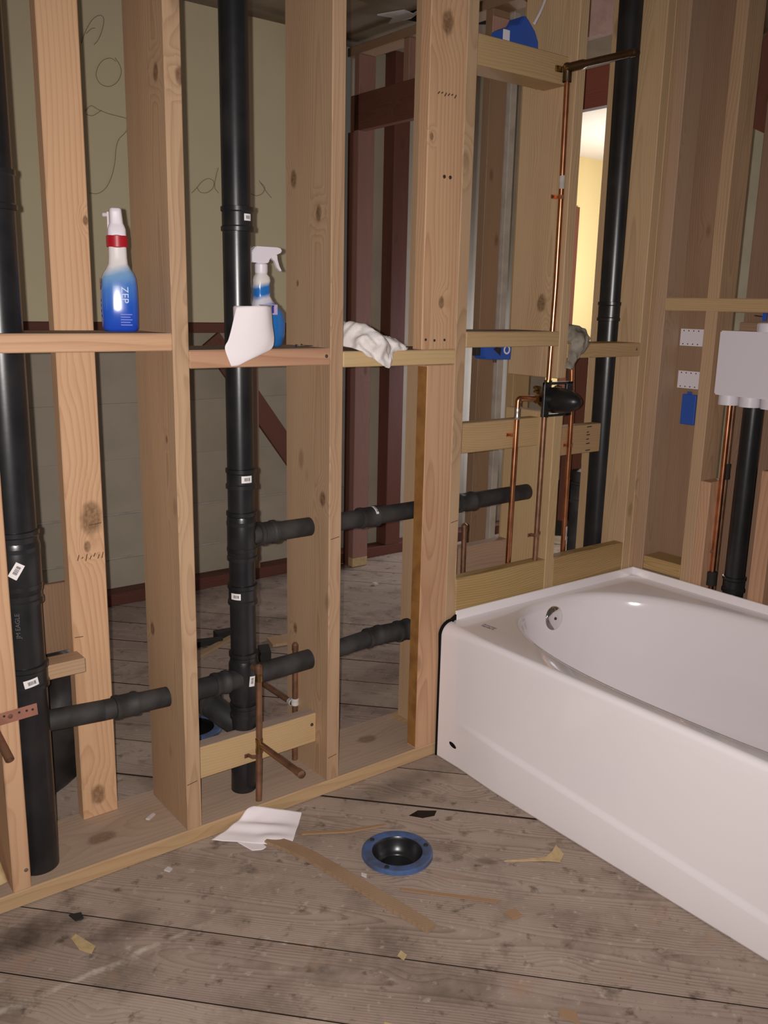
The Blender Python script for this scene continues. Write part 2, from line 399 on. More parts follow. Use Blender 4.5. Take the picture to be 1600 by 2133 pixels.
PAP = plain('white_paper', (.90, .82, .84), .9, spec=.1, bump=.15, scale=500)
RAGW = plain('white_rag', (.83, .77, .75), .95, spec=.1, noise_amt=.5, scale=30, col2=(.55, .48, .43), bump=.5, bscale=320)
RAGG = plain('grey_rag', (.33, .29, .235), .95, spec=.1, noise_amt=.9, scale=26, col2=(.15, .125, .10), bump=.6, bscale=240)
BLU = plain('blue_box_plastic', (.030, .095, .42), .40)
BLUF = plain('blue_flange_plastic', (.07, .125, .29), .42, noise_amt=.9, scale=30, col2=(.065, .07, .085))
PLAS = plain('ochre_green_plaster', (.72, .63, .42), .85, spec=.2, noise_amt=.4, scale=3, col2=(.64, .56, .40), bump=.15, bscale=120)
PLASG = plain('grey_plasterboard_back', (.47, .41, .32), .9, spec=.1, noise_amt=.5, scale=5, col2=(.37, .32, .25), bump=.2, bscale=90)
CEIL = plain('brown_ceiling', (.26, .20, .14), .9, spec=.1, noise_amt=.4, scale=6)
YELW = plain('yellow_wall', (.84, .68, .36), .8, spec=.2)
WCEI = plain('white_ceiling', (.85, .80, .78), .85, spec=.1)
GRNW = plain('pale_green_wall', (.66, .62, .47), .85, spec=.2, noise_amt=.3, scale=6)
SCRB = plain('pencil_scribble', (.27, .22, .13), .8, spec=.1)
INK = plain('faded_ink', (.12, .07, .045), .8, spec=.1)
GREY = plain('grey_print', (.09, .085, .085), .7)
PINK = plain('pink_insulation_paper', (.62, .42, .38), .95, spec=.05, noise_amt=.6, scale=18, col2=(.40, .24, .20), bump=.8, bscale=40)
TORN = plain('torn_white_plaster', (.62, .58, .55), .9, spec=.1, bump=.5, bscale=60)
BLK = plain('dark_cavity', (.008, .007, .006), .95, spec=.05)
BAG = plain('black_plastic_bag', (.012, .011, .012), .45, noise_amt=.6, scale=9, col2=(.05, .045, .042))
STL = plain('zinc_steel', (.62, .60, .58), .32, 1)
RUST = plain('dark_nail_steel', (.10, .07, .055), .5, .6)
TAPE = plain('white_painted_strip', (.52, .47, .42), .8, spec=.15, noise_amt=.6, scale=16, col2=(.34, .29, .25))
RED = plain('red_collar_plastic', (.42, .008, .022), .4)
SHIM = plain('yellow_shim_wood', (.58, .42, .22), .7, spec=.2, noise_amt=.4, scale=60)
CHIP = plain('amber_wood_chip', (.36, .22, .13), .7, spec=.2)
LINT = plain('black_paint_marks', (.02, .018, .016), .8)
def barcode_mat():
    m, nt, b = newmat('barcode_label'); N, Lk = nt.nodes, nt.links
    uv = N.new('ShaderNodeTexCoord'); s = N.new('ShaderNodeSeparateXYZ'); Lk.new(uv.outputs['UV'], s.inputs[0])
    wn = N.new('ShaderNodeTexNoise'); wn.noise_dimensions = '1D'; wn.inputs['Scale'].default_value = 26; wn.inputs['Detail'].default_value = 1; Lk.new(s.outputs[0], wn.inputs['W'])
    def rng(x, a, c):
        n = N.new('ShaderNodeMath'); n.operation = 'COMPARE'; n.inputs[1].default_value = (a+c)/2; n.inputs[2].default_value = (c-a)/2; Lk.new(x, n.inputs[0]); return n.outputs[0]
    g = N.new('ShaderNodeMath'); g.operation = 'GREATER_THAN'; g.inputs[1].default_value = .47; Lk.new(wn.outputs['Fac'], g.inputs[0])
    a = N.new('ShaderNodeMath'); a.operation = 'MULTIPLY'; Lk.new(rng(s.outputs[0], .26, .82), a.inputs[0]); Lk.new(rng(s.outputs[1], .26, .74), a.inputs[1])
    c = N.new('ShaderNodeMath'); c.operation = 'MULTIPLY'; Lk.new(a.outputs[0], c.inputs[0]); Lk.new(g.outputs[0], c.inputs[1])
    mx = N.new('ShaderNodeMix'); mx.data_type = 'RGBA'; mx.inputs[6].default_value = (.85, .80, .80, 1); mx.inputs[7].default_value = (.10, .09, .09, 1); Lk.new(c.outputs[0], mx.inputs[0]); Lk.new(mx.outputs[2], b.inputs['Base Color']); b.inputs['Roughness'].default_value = .4
    return m
BAR = barcode_mat()
def bottle_mat(name, stops, rough=.18):
    m, nt, b = newmat(name); N, Lk = nt.nodes, nt.links
    tc = N.new('ShaderNodeTexCoord'); s = N.new('ShaderNodeSeparateXYZ'); Lk.new(tc.outputs['Object'], s.inputs[0])
    nz = N.new('ShaderNodeTexNoise'); nz.inputs['Scale'].default_value = 30; Lk.new(tc.outputs['Object'], nz.inputs['Vector'])
    a = N.new('ShaderNodeMath'); a.operation = 'MULTIPLY_ADD'; a.inputs[1].default_value = .016; Lk.new(nz.outputs['Fac'], a.inputs[0])
    t = N.new('ShaderNodeMath'); t.operation = 'MULTIPLY_ADD'; t.inputs[1].default_value = -.25; Lk.new(s.outputs[0], t.inputs[0]); Lk.new(s.outputs[2], t.inputs[2]); Lk.new(t.outputs[0], a.inputs[2])
    d = N.new('ShaderNodeMath'); d.operation = 'DIVIDE'; d.inputs[1].default_value = .26; Lk.new(a.outputs[0], d.inputs[0])
    r = N.new('ShaderNodeValToRGB'); e = r.color_ramp.elements
    while len(e) < len(stops): e.new(.5)
    for k, (p, c) in enumerate(stops): e[k].position = p; e[k].color = (*c, 1)
    Lk.new(d.outputs[0], r.inputs[0]); Lk.new(r.outputs[0], b.inputs['Base Color']); b.inputs['Roughness'].default_value = rough; b.inputs['Coat Weight'].default_value = .4
    return m

GAP_SHADE = plain('painted_gap_shade', (.030, .020, .015), .95, spec=.05)  # near-black colour paints the shade inside plank seams and the floor hole
# ------------------------------------------------------------------ setting: floor of diagonal planks
floor = thing('floor', (0, 0, -.22), 'weathered diagonal board floor of the gutted bathroom', None, None, 'structure')
board('crawl_space', floor, (-3, -3, -.26), (5.5, 3.6, -.24), 'x', BLK, 0)
pd = Vector((math.cos(math.radians(-47)), math.sin(math.radians(-47)), 0)); pn = Vector((-pd.y, pd.x, 0))
FL = (-2.6, -2.5, 3.0, 3.3)
FLC, FLH = Vector((-.400, -.327, 0)), .062
def cut_mesh(o, cutter_bm):
    me = bpy.data.meshes.new('cut'); cutter_bm.to_mesh(me); cutter_bm.free(); c = bpy.data.objects.new('cut', me); COL.objects.link(c)
    md = o.modifiers.new('cut', 'BOOLEAN'); md.object = c; md.operation = 'DIFFERENCE'; md.solver = 'EXACT'
    bpy.context.view_layer.update(); dg = bpy.context.evaluated_depsgraph_get()
    nm = bpy.data.meshes.new_from_object(o.evaluated_get(dg)); o.modifiers.remove(md); o.data = nm; bpy.data.objects.remove(c)
PW = .19
for k in range(-6, 18):
    a, b_ = -.67 + k*PW, -.67 + (k+1)*PW
    gap = .0012 + .0012*random.random()**2
    bm = bmesh.new(); bmesh.ops.create_cube(bm, size=1)
    zt = -random.random()*.0025
    tl = random.uniform(-.0015, .0015)
    for v in bm.verts:      # local: z along the plank, x across, y up
        x, y, z = v.co; v.co = Vector((x*(PW-2*gap), y*.022 + tl*2*x*(1 if y > 0 else 0), z*9))
    xl = pn; yl = Vector((0, 0, 1)); zl = xl.cross(yl)
    mt = Matrix((xl, yl, zl)).transposed().to_4x4(); mt.translation = pn*((a+b_)/2) + Vector((0, 0, -.011+zt))
    inv = mt.inverted()
    for (co, no) in (((FL[0], 0, 0), (-1, 0, 0)), ((FL[2], 0, 0), (1, 0, 0)), ((0, FL[1], 0), (0, -1, 0)), ((0, FL[3], 0), (0, 1, 0))):
        r = bmesh.ops.bisect_plane(bm, geom=bm.verts[:]+bm.edges[:]+bm.faces[:], plane_co=inv @ Vector(co), plane_no=inv.to_3x3() @ Vector(no), clear_outer=True)
        bmesh.ops.holes_fill(bm, edges=[e for e in bm.edges if e.is_boundary], sides=0)
    if not bm.verts: bm.free(); continue
    zs = [v.co.z for v in bm.verts]; mid = (min(zs)+max(zs))/2     # origin at the plank's own middle
    for v in bm.verts: v.co.z -= mid
    mt = mt @ Matrix.Translation((0, 0, mid))
    o = bm_obj('plank', bm, W_FLR, floor, mt)
    o.data.materials.append(GAP_SHADE)
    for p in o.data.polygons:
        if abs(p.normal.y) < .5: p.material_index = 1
    npos = lambda p: p.dot(pn)
    cb = bmesh.new(); hc = Vector((-.228, -.222, 0))
    if abs((a+b_)/2-npos(FLC)) < PW/2+FLH:         # hole for the toilet flange
        r = bmesh.ops.create_cone(cb, cap_ends=True, segments=40, radius1=FLH, radius2=FLH, depth=.2); bmesh.ops.translate(cb, verts=r['verts'], vec=FLC)
    if a < npos(hc) < b_:                          # ragged broken-out hole
        ps = [(-.040, .014), (-.004, .020), (.036, -.010), (.014, -.026), (-.018, -.016)][::-1]
        lo = [cb.verts.new((hc.x+p[0], hc.y+p[1], -.1)) for p in ps]; hi = [cb.verts.new((hc.x+p[0], hc.y+p[1], .1)) for p in ps]
        cb.faces.new(lo[::-1]); cb.faces.new(hi)
        for i in range(5): cb.faces.new((lo[i], lo[(i+1) % 5], hi[(i+1) % 5], hi[i]))
    if cb.verts:
        bmesh.ops.recalc_face_normals(cb, faces=cb.faces[:])
        o.parent = None; o.matrix_parent_inverse = Matrix(); n0 = len(o.data.polygons)
        cut_mesh(o, cb); o.parent = floor; o.matrix_parent_inverse = WM[floor].inverted()
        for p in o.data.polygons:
            if abs(p.normal.y) < .5: p.material_index = 1  # cut walls get the painted shade too, so the hole reads deep
    else: cb.free()

# ------------------------------------------------------------------ wet wall: framing along y = 0 (front) to 0.205
S = .4064; XS = -.345; D = .205; TOP = 2.45
wet = thing('wall_front', (-.35, 0, 0), 'open stud wall of new timber holding the drain pipes', None, None, 'structure')
board('bottom_plate', wet, (-1.75, 0, 0), (.874, .228, .038), 'x', timber('plate', (-1.75, 0, 0), (.874, .228, .038), 'x'))
board('dust_film', wet, (-1.75, .003, .0378), (.0, .226, .0386), 'x', wood('dusty_plate_top', (.46, .335, .25), (.33, .225, .155), contrast=.45, rings=.012, knots=0, rough=.9, spec=.1, knot=(.20, .11, .07), placed=[(.094-.1145, .0, -.967+.875, .026), (.130-.1145, .0, -.153+.875, .024)]), 0, label='grey-pink sawdust film on the plate')
board('top_plate', wet, (-1.75, 0, TOP), (.874, .205, TOP+.038), 'x', W_FIR)
def stud(x1, mat=W_FIR, z0=.038, z1=TOP, y0=0, y1=D, w_=.038, label=None, parent=wet, name='stud'):
    return board(name, parent, (x1-w_, y0, z0), (x1, y1, z1), 'z', mat, label=label)
S0, S2, S3, S4, S5 = XS-2*S, XS-S, XS, .0585, XS+2*S
stud(S0, W_ORG, label='orange-toned stud at the left edge'); stud(S2, timber('fir', (S2-.038, 0, .038), (S2, D, TOP), 'z', [(S2-.038, .042, 1.743, .014), (S2-.005, 0, 1.735, .013), (S2-.038, .167, .506, .013), (S2-.038, .048, .989, .006)]))
stud(S3, timber('fir', (S3-.038, 0, .038), (S3, D, TOP), 'z', [(S3-.038, .166, 1.587, .016), (S3-.038, .055, 1.50, .015), (S3-.038, .031, .809, .015), (S3-.038, .161, .425, .011), (S3-.038, .148, 1.339, .006)])); stud(S4)
stud(S5, W_YEL, .038, .985, label='short stud below the shower valve'); stud(S5, timber('fir', (S5-.038, 0, 1.088), (S5, D, TOP), 'z', [(.43, .08, 1.305, .020), (.43, .15, 1.915, .006)]), 1.088, TOP, label='stud ending just above the shower valve')
stud(S0-S, W_FIR)
X6 = .812
stud(X6+.038, W_FIR); stud(.874, W_FIR, y0=0, y1=.205, w_=.024, label='filler board in the tub corner')
board('flat_stud', wet, (-.976, .190, .038), (-.889, .228, TOP), 'z', timber('orange', (-.976, .190, .038), (-.889, .228, TOP), 'z', [(-.918, .19, .796, .030), (-.937, .19, .096, .020), (-.896, .19, 1.456, .008), (-.93, .19, .73, .010)]), label='orange flat-turned plank with large knots')
board('flat_stud', wet, (-.076, 0, .038), (.0205, .038, 1.139), 'z', W_ORG, label='flat trimmer with brown sap stain on its edge')
board('sap_stain_edge', wet, (-.0775, .0015, .045), (-.0755, .0365, 1.135), 'z', plain('sap_stain', (.34, .16, .045), .5, noise_amt=.8, scale=20, col2=(.22, .09, .025)), 0, label='brown sap stained edge of the trimmer')
board('flat_stud', wet, (-.098, .0, 1.179), (.0205, .038, TOP), 'z', timber('orange', (-.098, 0, 1.179), (.0205, .038, TOP), 'z', [(-.045, 0, 1.965, .022), (-.085, 0, 1.70, .007), (-.035, 0, 1.30, .012)]), label='flat trimmer nailed above the shelf block')
# shelf-height blocking
BD = .186
board('block', wet, (S0, 0, 1.186), (S2-.038, BD, 1.222), 'x', W_ORG, label='block carrying the spray bottle with red collar')
board('block', wet, (S2, 0, 1.147), (S3-.038, BD, 1.186), 'x', W_ORG, label='block carrying the paper roll')
board('block', wet, (S3, 0, 1.140), (S4-.038, BD, 1.178), 'x', W_YEL, label='block under the white rag')
board('block', wet, (S4, 0, 1.183), (S5-.038, BD, 1.225), 'x', W_TAN)
board('block', wet, (S5, 0, 1.147), (X6+.004, BD*.6, 1.190), 'x', W_TAN, label='block under the grey rag')
board('block', wet, (-1.10, .135, .447), (-.968, .190, .482), 'x', W_FIR, label='short block beside the flat plank')
board('brown_panel', wet, (-1.14, .235, .47), (-.965, .25, .64), 'z', wood('dark_brown_scrap', (.22, .13, .08), (.15, .085, .05)), label='brown board scrap standing behind the pipe')
board('block', wet, (S2, .055, .131), (S3-.038, .093, .215), 'x', W_YEL, label='low block crossed by the copper stub')
board('block', wet, (S4, .060, .880), (S5-.038, .098, .967), 'x', W_TAN, label='block the left copper riser is strapped to')
board('block', wet, (S5, .060, .838), (.725, .098, .930), 'x', W_TAN, label='stamped block end beside the vent pipe')
board('block', wet, (S4, 0, .420), (S5-.038, .038, .530), 'x', W_GRN, label='greenish tub ledger left of the short stud')
board('block', wet, (S5, 0, .420), (X6, .038, .529), 'x', W_GRN, label='greenish tub ledger in the corner')
board('block', wet, (S4, .165, .462), (S5-.038, .203, .560), 'x', W_PINK)
board('block', wet, (S4, .03, 1.898), (S5-.038, .12, 1.972), 'x', W_TAN, label='high block behind the shower elbow')
for (x0, x1, z) in ((S0, S2-.038, 1.222), (S2, S3-.038, 1.186), (S3, S4-.038, 1.178), (S4, S5-.038, 1.225), (S2, S3-.038, .215)):
    board('dust_film', wet, (x0+.001, .003 if z > .5 else .058, z-.0002), (x1-.001, BD-.002 if z > .5 else .091, z+.0006), 'x', W_DST, 0)
# stamps and pencil ticks on the timber
def tick(p0, p1, wd=.0016, parent=wet, nrm=(0, -1, 0), mat=INK):
    p0, p1 = Vector(p0), Vector(p1); n = Vector(nrm)
    return beam('pencil_mark', parent, p0+n*.0003, p1+n*.0003, wd, .0006, mat, side=nrm, bev=0)
for (x, z) in ((S3-.033, .71), (S4-.030, .70), (S2-.036, .16), (S3-.036, .105)):
    tick((x, 0, z), (x+.026, 0, z+.004))
for (x0, z0, n, dx) in ((-.955, .70, 7, .0095), (-.945, 2.0, 9, .008)):
    for i in range(n): tick((x0+i*dx, .19, z0+.004*math.sin(i*2)), (x0+i*dx+.004, .19, z0+.010+.003*math.cos(i*3)), .002)
tick((-.925, .19, .78), (-.895, .19, .783)); tick((-.972, .19, .515), (-.952, .19, .514))
for i in range(6): tick((-.07+i*.011, 0, 1.80+.003*math.sin(i*2.1)), (-.07+i*.011+.006, 0, 1.806), .003)
for (z, l) in ((.922, .022), (.905, .010), (.896, .016), (.882, .012), (.868, .018), (.846, .022)): tick((.655, .06, z), (.655+l, .06, z+.001), .003, mat=LINT)
for (x, z) in ((-.085, 1.205), (-.055, 1.203), (-.020, 1.204)):
    lathe('nail_head', wet, [(.0, .0012), (.0036, .001), (.0036, 0)], (x, 0, z), RUST, (0, -1, 0), 10)
for (x, y, z, m_) in ((S3-.05, 0, 1.168, STL), (.797, 0, 1.170, STL), (S3-.052, .055, .185, RUST), (-1.167, 0, .085, STL), (-.02, 0, 1.61, RUST), (-.04, 0, 1.61, RUST)):
    lathe('nail_head', wet, [(.0, .0016), (.0045, .0012), (.0048, 0)], (x, y, z), m_, (0, -1, 0), 12)

# ------------------------------------------------------------------ tub-side wall at x = 0.874
side = thing('wall_right', (.9, -.3, 0), 'open stud wall along the back of the bathtub', None, None, 'structure')
board('bottom_plate', side, (.874, -2.4, 0), (.963, -.0, .038), 'y', W_FIR)
board('stud', side, (.8735, -.038, .038), (.962, .0035, TOP), 'z', W_PINK, label='mauve corner stud with resin sparkle')
board('stud', side, (.966, -.190, .038), (1.003, -.030, TOP), 'z', W_BRN, label='wide brown board carrying the two nail plates')
board('stud', side, (.874, -.225, .038), (.963, -.184, TOP), 'z', W_FIR)
board('stud', side, (.874, -.263, .038), (.960, -.2255, .772), 'z', W_ORG, label='short orange cripple beside the copper pipes')
board('stud', side, (.874, -.475, .038), (.963, -.425, .836), 'z', W_ORG, label='short cripple at the right edge')
board('stud', side, (1.02, -.42, .038), (1.06, -.225, TOP), 'z', W_BRN)
board('stud', side, (.874, -.88, .038), (.963, -.84, TOP), 'z', W_FIR)
board('block', side, (.8730, -.84, 1.292), (.960, -.036, 1.332), 'y', W_YEL, label='long horizontal block above the outlet box')
board('block', side, (.874, -.184, .440), (.962, -.040, .485), 'y', W_GRN, label='orange-grained block at the tub rim')
board('block', side, (1.0, -.33, 1.20), (1.04, -.225, 1.262), 'y', W_BRN)
beam('brace', side, (1.10, -.12, 1.86), (1.10, -.34, 2.30), .16, .03, W_RED, side=(1, 0, 0))
neigh = board('wall_neighbour', None, (2.2, -1.4, 0), (2.22, .75, 2.45), 'z', GRNW, 0); tag(neigh, 'pale green wall seen past the tub-side studs', None, None, 'structure')

# ------------------------------------------------------------------ rear room
rear = thing('wall_back', (0, 1.8, 0), 'far plaster wall with scribbles above an open lower half', None, None, 'structure')
pan = board('plaster_panel', rear, (-2.4, 1.80, 1.20), (.915, 1.815, TOP), 'x', PLAS, 0)
board('plaster_panel', rear, (1.01, 1.885, .0), (2.45, 1.90, TOP), 'x', PLASG, 0)
zs = [0.03, .186, .382, .62, .86, 1.20]
for i in range(5):
    board('plaster_panel', rear, (-2.4, 1.885-.0015*(i % 2), zs[i]+.0003), (1.01, 1.90, zs[i+1]-.0003), 'x', PLASG, 0)
for z, in ((.186,), (.382,)):
    board('plaster_ridge', rear, (-2.4, 1.878, z-.004), (1.01, 1.886, z+.004), 'x', TAPE, .002)
board('bottom_plate', rear, (-2.4, 1.80, 0), (2.45, 1.885, .052), 'x', W_RED)
board('block', rear, (-2.4, 1.802, 1.155), (.915, 1.884, 1.199), 'x', W_RED)
board('stud', rear, (.37, 1.80, .052), (.446, 1.884, 1.155), 'z', W_BRN)
board('stud', rear, (1.20, 1.80, .052), (1.295, 1.884, TOP), 'z', W_RED)
beam('brace', rear, (.215, 1.812, 1.13), (.88, 1.812, .24), .095, .02, W_RED, side=(0, 1, 0))
def curve_line(name, parent, pts, y, r, mat):
    P = [Vector((x, y, z)) for x, z in pts]; Q = []
    for i in range(len(P)-1):
        for t in (0, .25, .5, .75):
            Q.append(cr(P[max(i-1, 0)], P[i], P[i+1], P[min(i+2, len(P)-1)], t))
    Q.append(P[-1]); return tube(name, parent, Q, r, mat, 6)
SCRIB = [[(-.297, 2.221), (-.276, 2.271), (-.246, 2.315), (-.218, 2.331), (-.206, 2.32), (-.213, 2.285), (-.231, 2.245), (-.249, 2.224)],
 [(-.277, 2.257), (-.257, 2.277), (-.242, 2.283)],
 [(-.169, 2.193), (-.151, 2.17), (-.146, 2.142), (-.163, 2.108), (-.196, 2.086), (-.23, 2.09), (-.246, 2.116), (-.238, 2.147), (-.218, 2.174), (-.188, 2.188), (-.165, 2.18)],
 [(-.295, 1.983), (-.272, 2.007), (-.244, 1.997), (-.207, 1.988), (-.159, 1.983), (-.13, 1.978), (-.125, 1.957), (-.138, 1.929), (-.167, 1.899), (-.18, 1.863), (-.186, 1.818), (-.201, 1.763), (-.226, 1.716), (-.26, 1.69), (-.296, 1.689)],
 [(-.292, 1.974), (-.27, 1.971), (-.249, 1.983), (-.231, 1.997)],
 [(.138, 1.726), (.16, 1.747), (.187, 1.776), (.216, 1.79), (.24, 1.781), (.235, 1.754), (.208, 1.734), (.177, 1.733), (.162, 1.751)],
 [(.262, 1.837), (.25, 1.797), (.244, 1.758), (.262, 1.737)],
 [(.41, 1.75), (.445, 1.741), (.476, 1.755), (.486, 1.78), (.465, 1.798)],
 [(.458, 1.805), (.477, 1.783), (.496, 1.761), (.52, 1.739)]]
for p in SCRIB: curve_line('scribble', pan, p, 1.7995, .0012, SCRB)
# partition continuing the tub wall into the rear room
part = thing('wall_partition', (.96, 1.0, 0), 'old red-brown stud partition in the rear room', None, None, 'structure')
board('top_plate', part, (.92, .21, 2.375), (1.01, 1.80, 2.412), 'y', W_BRN)
board('header', part, (.92, 1.16, 2.055), (.96, 1.77, 2.208), 'y', W_RED, label='dark red header board')
pk = board('stud', part, (.92, 1.705, .045), (1.01, 1.743, 2.375), 'z', W_RPK, label='pinkish old stud with pale sawn foot')
board('sawn_foot', part, (.9195, 1.7045, .0), (1.0105, 1.7435, .046), 'z', SHIM)
board('stud', part, (.92, 1.745, 0), (.935, 1.79, 2.055), 'z', W_RED)
board('stud', part, (.925, 1.36, 2.208), (1.01, 1.398, 2.375), 'z', W_RPK)
board('stud', part, (.92, .86, 0), (1.01, .90, 2.375), 'z', W_BRN, label='brown old stud behind the shower riser')
board('painted_strip', part, (1.012, .84, 0), (1.046, .88, 2.375), 'z', TAPE, label='narrow white-painted strip')
board('stud', part, (.965, .70, 0), (1.055, .74, 2.375), 'z', W_TAN)
board('header', part, (.93, .24, 1.958), (.97, .60, 2.085), 'y', wood('brick_red_timber', (.27, .085, .055), (.17, .05, .035), contrast=.4), label='brick-red header board over the bright opening')
board('stud', part, (.96, .40, .50), (1.05, .43, 1.115), 'z', W_RED)
board('insulation', part, (.935, .25, 2.19), (.99, .62, 2.35), 'y', PINK, .01, label='ragged pink insulation paper')
rear_ceil = board('ceiling_rear', None, (-2.4, .21, TOP), (2.45, 1.9, TOP+.02), 'x', CEIL, 0); tag(rear_ceil, 'dim brown ceiling of the rear room', None, None, 'structure')
tag(prism('torn_plaster', rear_ceil, [(.80, 1.42, 2.449), (.845, 1.30, 2.449), (.90, 1.31, 2.449), (.875, 1.22, 2.449), (.91, 1.18, 2.449), (.905, 1.28, 2.449), (.93, 1.36, 2.449), (.905, 1.48, 2.449), (.87, 1.40, 2.449)], (0, 0, -.006), TORN), 'ragged torn white plaster')
prism('painted_hole', rear_ceil, [(.88, 1.30, 2.4495), (.90, 1.10, 2.4495), (1.10, 1.00, 2.4495), (1.25, 1.20, 2.4495), (1.05, 1.38, 2.4495), (.92, 1.40, 2.4495)], (0, 0, -.002), BLK)  # flat black sheet; the dark depth of a ceiling hole is painted
yel = board('wall_far', None, (2.75, 3.15, 0), (6.5, 3.17, 2.44), 'x', YELW, 0); tag(yel, 'bright yellow wall of the lit room beyond', None, None, 'structure')
board('door_casing', yel, (3.98, 3.12, 0), (4.085, 3.15, 2.065), 'z', W_RED, label='dark door casing')
yc = board('ceiling_far', None, (2.75, .9, 2.44), (6.5, 3.17, 2.46), 'x', WCEI, 0); tag(yc, 'white ceiling of the lit yellow room', None, None, 'structure')

# ------------------------------------------------------------------ bathtub
def tub():
    t = thing('bathtub', (.437, -.76, 0), 'white enamelled alcove bathtub with chrome overflow plate', 'bathtub')
    X1, Y0, Y1, ZR = .866, -1.524, -.008, .410
    def rr(y): return .016 + .022*max(0.0, 1+(y-Y1)/.22)**2
    # basin and rim: rings of equal count round the basin centre
    n, cx, cy, a, b_, e = 144, .43, -.735, .385, .712, 2.5
    angs = [2*math.pi*k/n for k in range(n)]
    def sup(t_, ins, dy=0.0):
        c, s = math.cos(t_), math.sin(t_); A, B = a-ins, b_-ins-abs(dy)*.5
        r = (abs(c/A)**e + abs(s/B)**e)**(-1/e); return cx+r*c, cy+dy*.5+r*s
    def rect(t_):
        c, s = math.cos(t_), math.sin(t_); k = []
        if c > 1e-9: k.append((X1-cx)/c)
        if c < -1e-9: k.append((.016-cx)/c)
        if s > 1e-9: k.append((Y1-cy)/s)
        if s < -1e-9: k.append((Y0-cy)/s)
        r = min(k); x, y = cx+r*c, cy+r*s
        return (max(x, rr(y)), y)
    V, F = [], []
    def ring(fn, z):
        i = len(V)
        for t_ in angs: x, y = fn(t_); V.append((x, y, z))
        return i
    rings = [ring(rect, ZR)]
    for ins, z, dy in ((-.006, ZR-.001, 0), (.004, ZR-.004, 0), (.012, ZR-.011, 0), (.018, ZR-.024, 0), (.023, ZR-.05, 0), (.032, ZR-.13, .02), (.040, ZR-.24, .05), (.050, ZR-.325, .08), (.066, ZR-.365, .10), (.095, ZR-.382, .10), (.26, ZR-.386, .08)):
        rings.append(ring(lambda q, ins=ins, dy=dy: sup(q, ins, dy), z))
    for p, q in zip(rings, rings[1:]):
        for k in range(n): F.append((p+k, p+(k+1) % n, q+(k+1) % n, q+k))
    F.append(tuple(range(rings[-1], rings[-1]+n)))
    c0 = Vector((.437, -.76, 0))
    shell = mesh_obj('basin', [Vector(v)-c0 for v in V], F, ENAM, t, Matrix.Translation(c0), smooth=True); shell.data.set_sharp_from_angle(angle=math.radians(60))
    # apron: profile swept along the tub, with the slanting skirt ledge
    ys = [Y1-.002] + [Y1-.004-.03*i for i in range(1, 50)] + [Y0]; V, F, prof_n = [], [], 0
    for y in ys:
        zc = .137 + .0586*(y+.136); zc = max(.05, zc); fade = max(0.0, min(1.0, (-.10-y)/.16)); q = .010*fade
        RR = rr(y)
        pr = [(.012, 0), (-q, .0), (-q, .004), (-q, zc-.007), (-q*.93, zc-.004), (-q*.5, zc+.002), (-q*.07, zc+.008), (0, zc+.011), (0, ZR-RR-.03)]
        for j in range(11):
            an = math.pi*j/20; pr.append((RR-RR*math.cos(an), ZR-RR+RR*math.sin(an)))
        prof_n = len(pr)
        for x, z in pr: V.append((x, y, z))
    for i in range(len(ys)-1):
        for j in range(prof_n-1):
            k = i*prof_n+j; F.append((k, k+prof_n, k+prof_n+1, k+1))
    mesh_obj('apron', [Vector(v)-c0 for v in V], F, ENAM, t, Matrix.Translation(c0), smooth=True)
    RR = rr(Y1)
    # dark raw edge of the shell against the studs
    out = [(-.002, 0), (-.0025, ZR-RR-.06), (-.005, ZR-RR)] + [(RR-(RR+.006)*math.cos(math.pi*j/16), ZR-RR+(RR+.006)*math.sin(math.pi*j/16)) for j in range(1, 9)] + [(.060, ZR+.018), (.060, ZR-.02), (.02, .30), (.02, 0)]
    prism('raw_edge', t, [(x, -.0085, z) for x, z in out], (0, .006, 0), IRON, label='black raw edge against the studs')
    # tiling flanges
    board('flange_lip', t, (.056, -.009, ZR-.004), (.872, -.003, .437), 'x', ENAM, .0015)
    board('flange_lip', t, (.864, -1.524, ZR-.004), (.871, -.006, .437), 'y', ENAM, .0015)
    # overflow plate
    ov = Vector((.432, -.0385, .350)); nrm = Vector((0, -1, .10)).normalized()
    pl = lathe('overflow_plate', t, [(0, .016), (.012, .0162), (.0335, .015), (.0375, .012), (.0385, .004), (.0385, -.012)], ov, CHR, nrm, 40, angle=60)
    lathe('screw', pl, [(0, .0185), (.0045, .018), (.005, .0155)], ov, RUST, nrm, 12)
    # maker's marks: small grey lettering on the rim and an oval badge on the apron
    mt = Matrix.Translation((.093, -.105, ZR+.0008)) @ Matrix.Rotation(math.radians(-84), 4, 'Z')
    lettering('rim_lettering', t, 'American', .0125, mt @ Matrix.Translation((0, .006, 0)), GREY); lettering('rim_lettering', t, 'Standard', .0125, mt @ Matrix.Translation((0, -.006, 0)), GREY)
    lathe('badge', t, [(0, .0012), (.0085, .001), (.009, 0)], (0, -.076, .061), IRON, (-1, 0, 0), 24, 'dark oval badge').matrix_basis = Matrix.Translation((0, -.076, .061)) @ Matrix.Rotation(math.radians(14), 4, 'X') @ Matrix.Diagonal((1, 1.7, .75, 1))
    return t
tub()

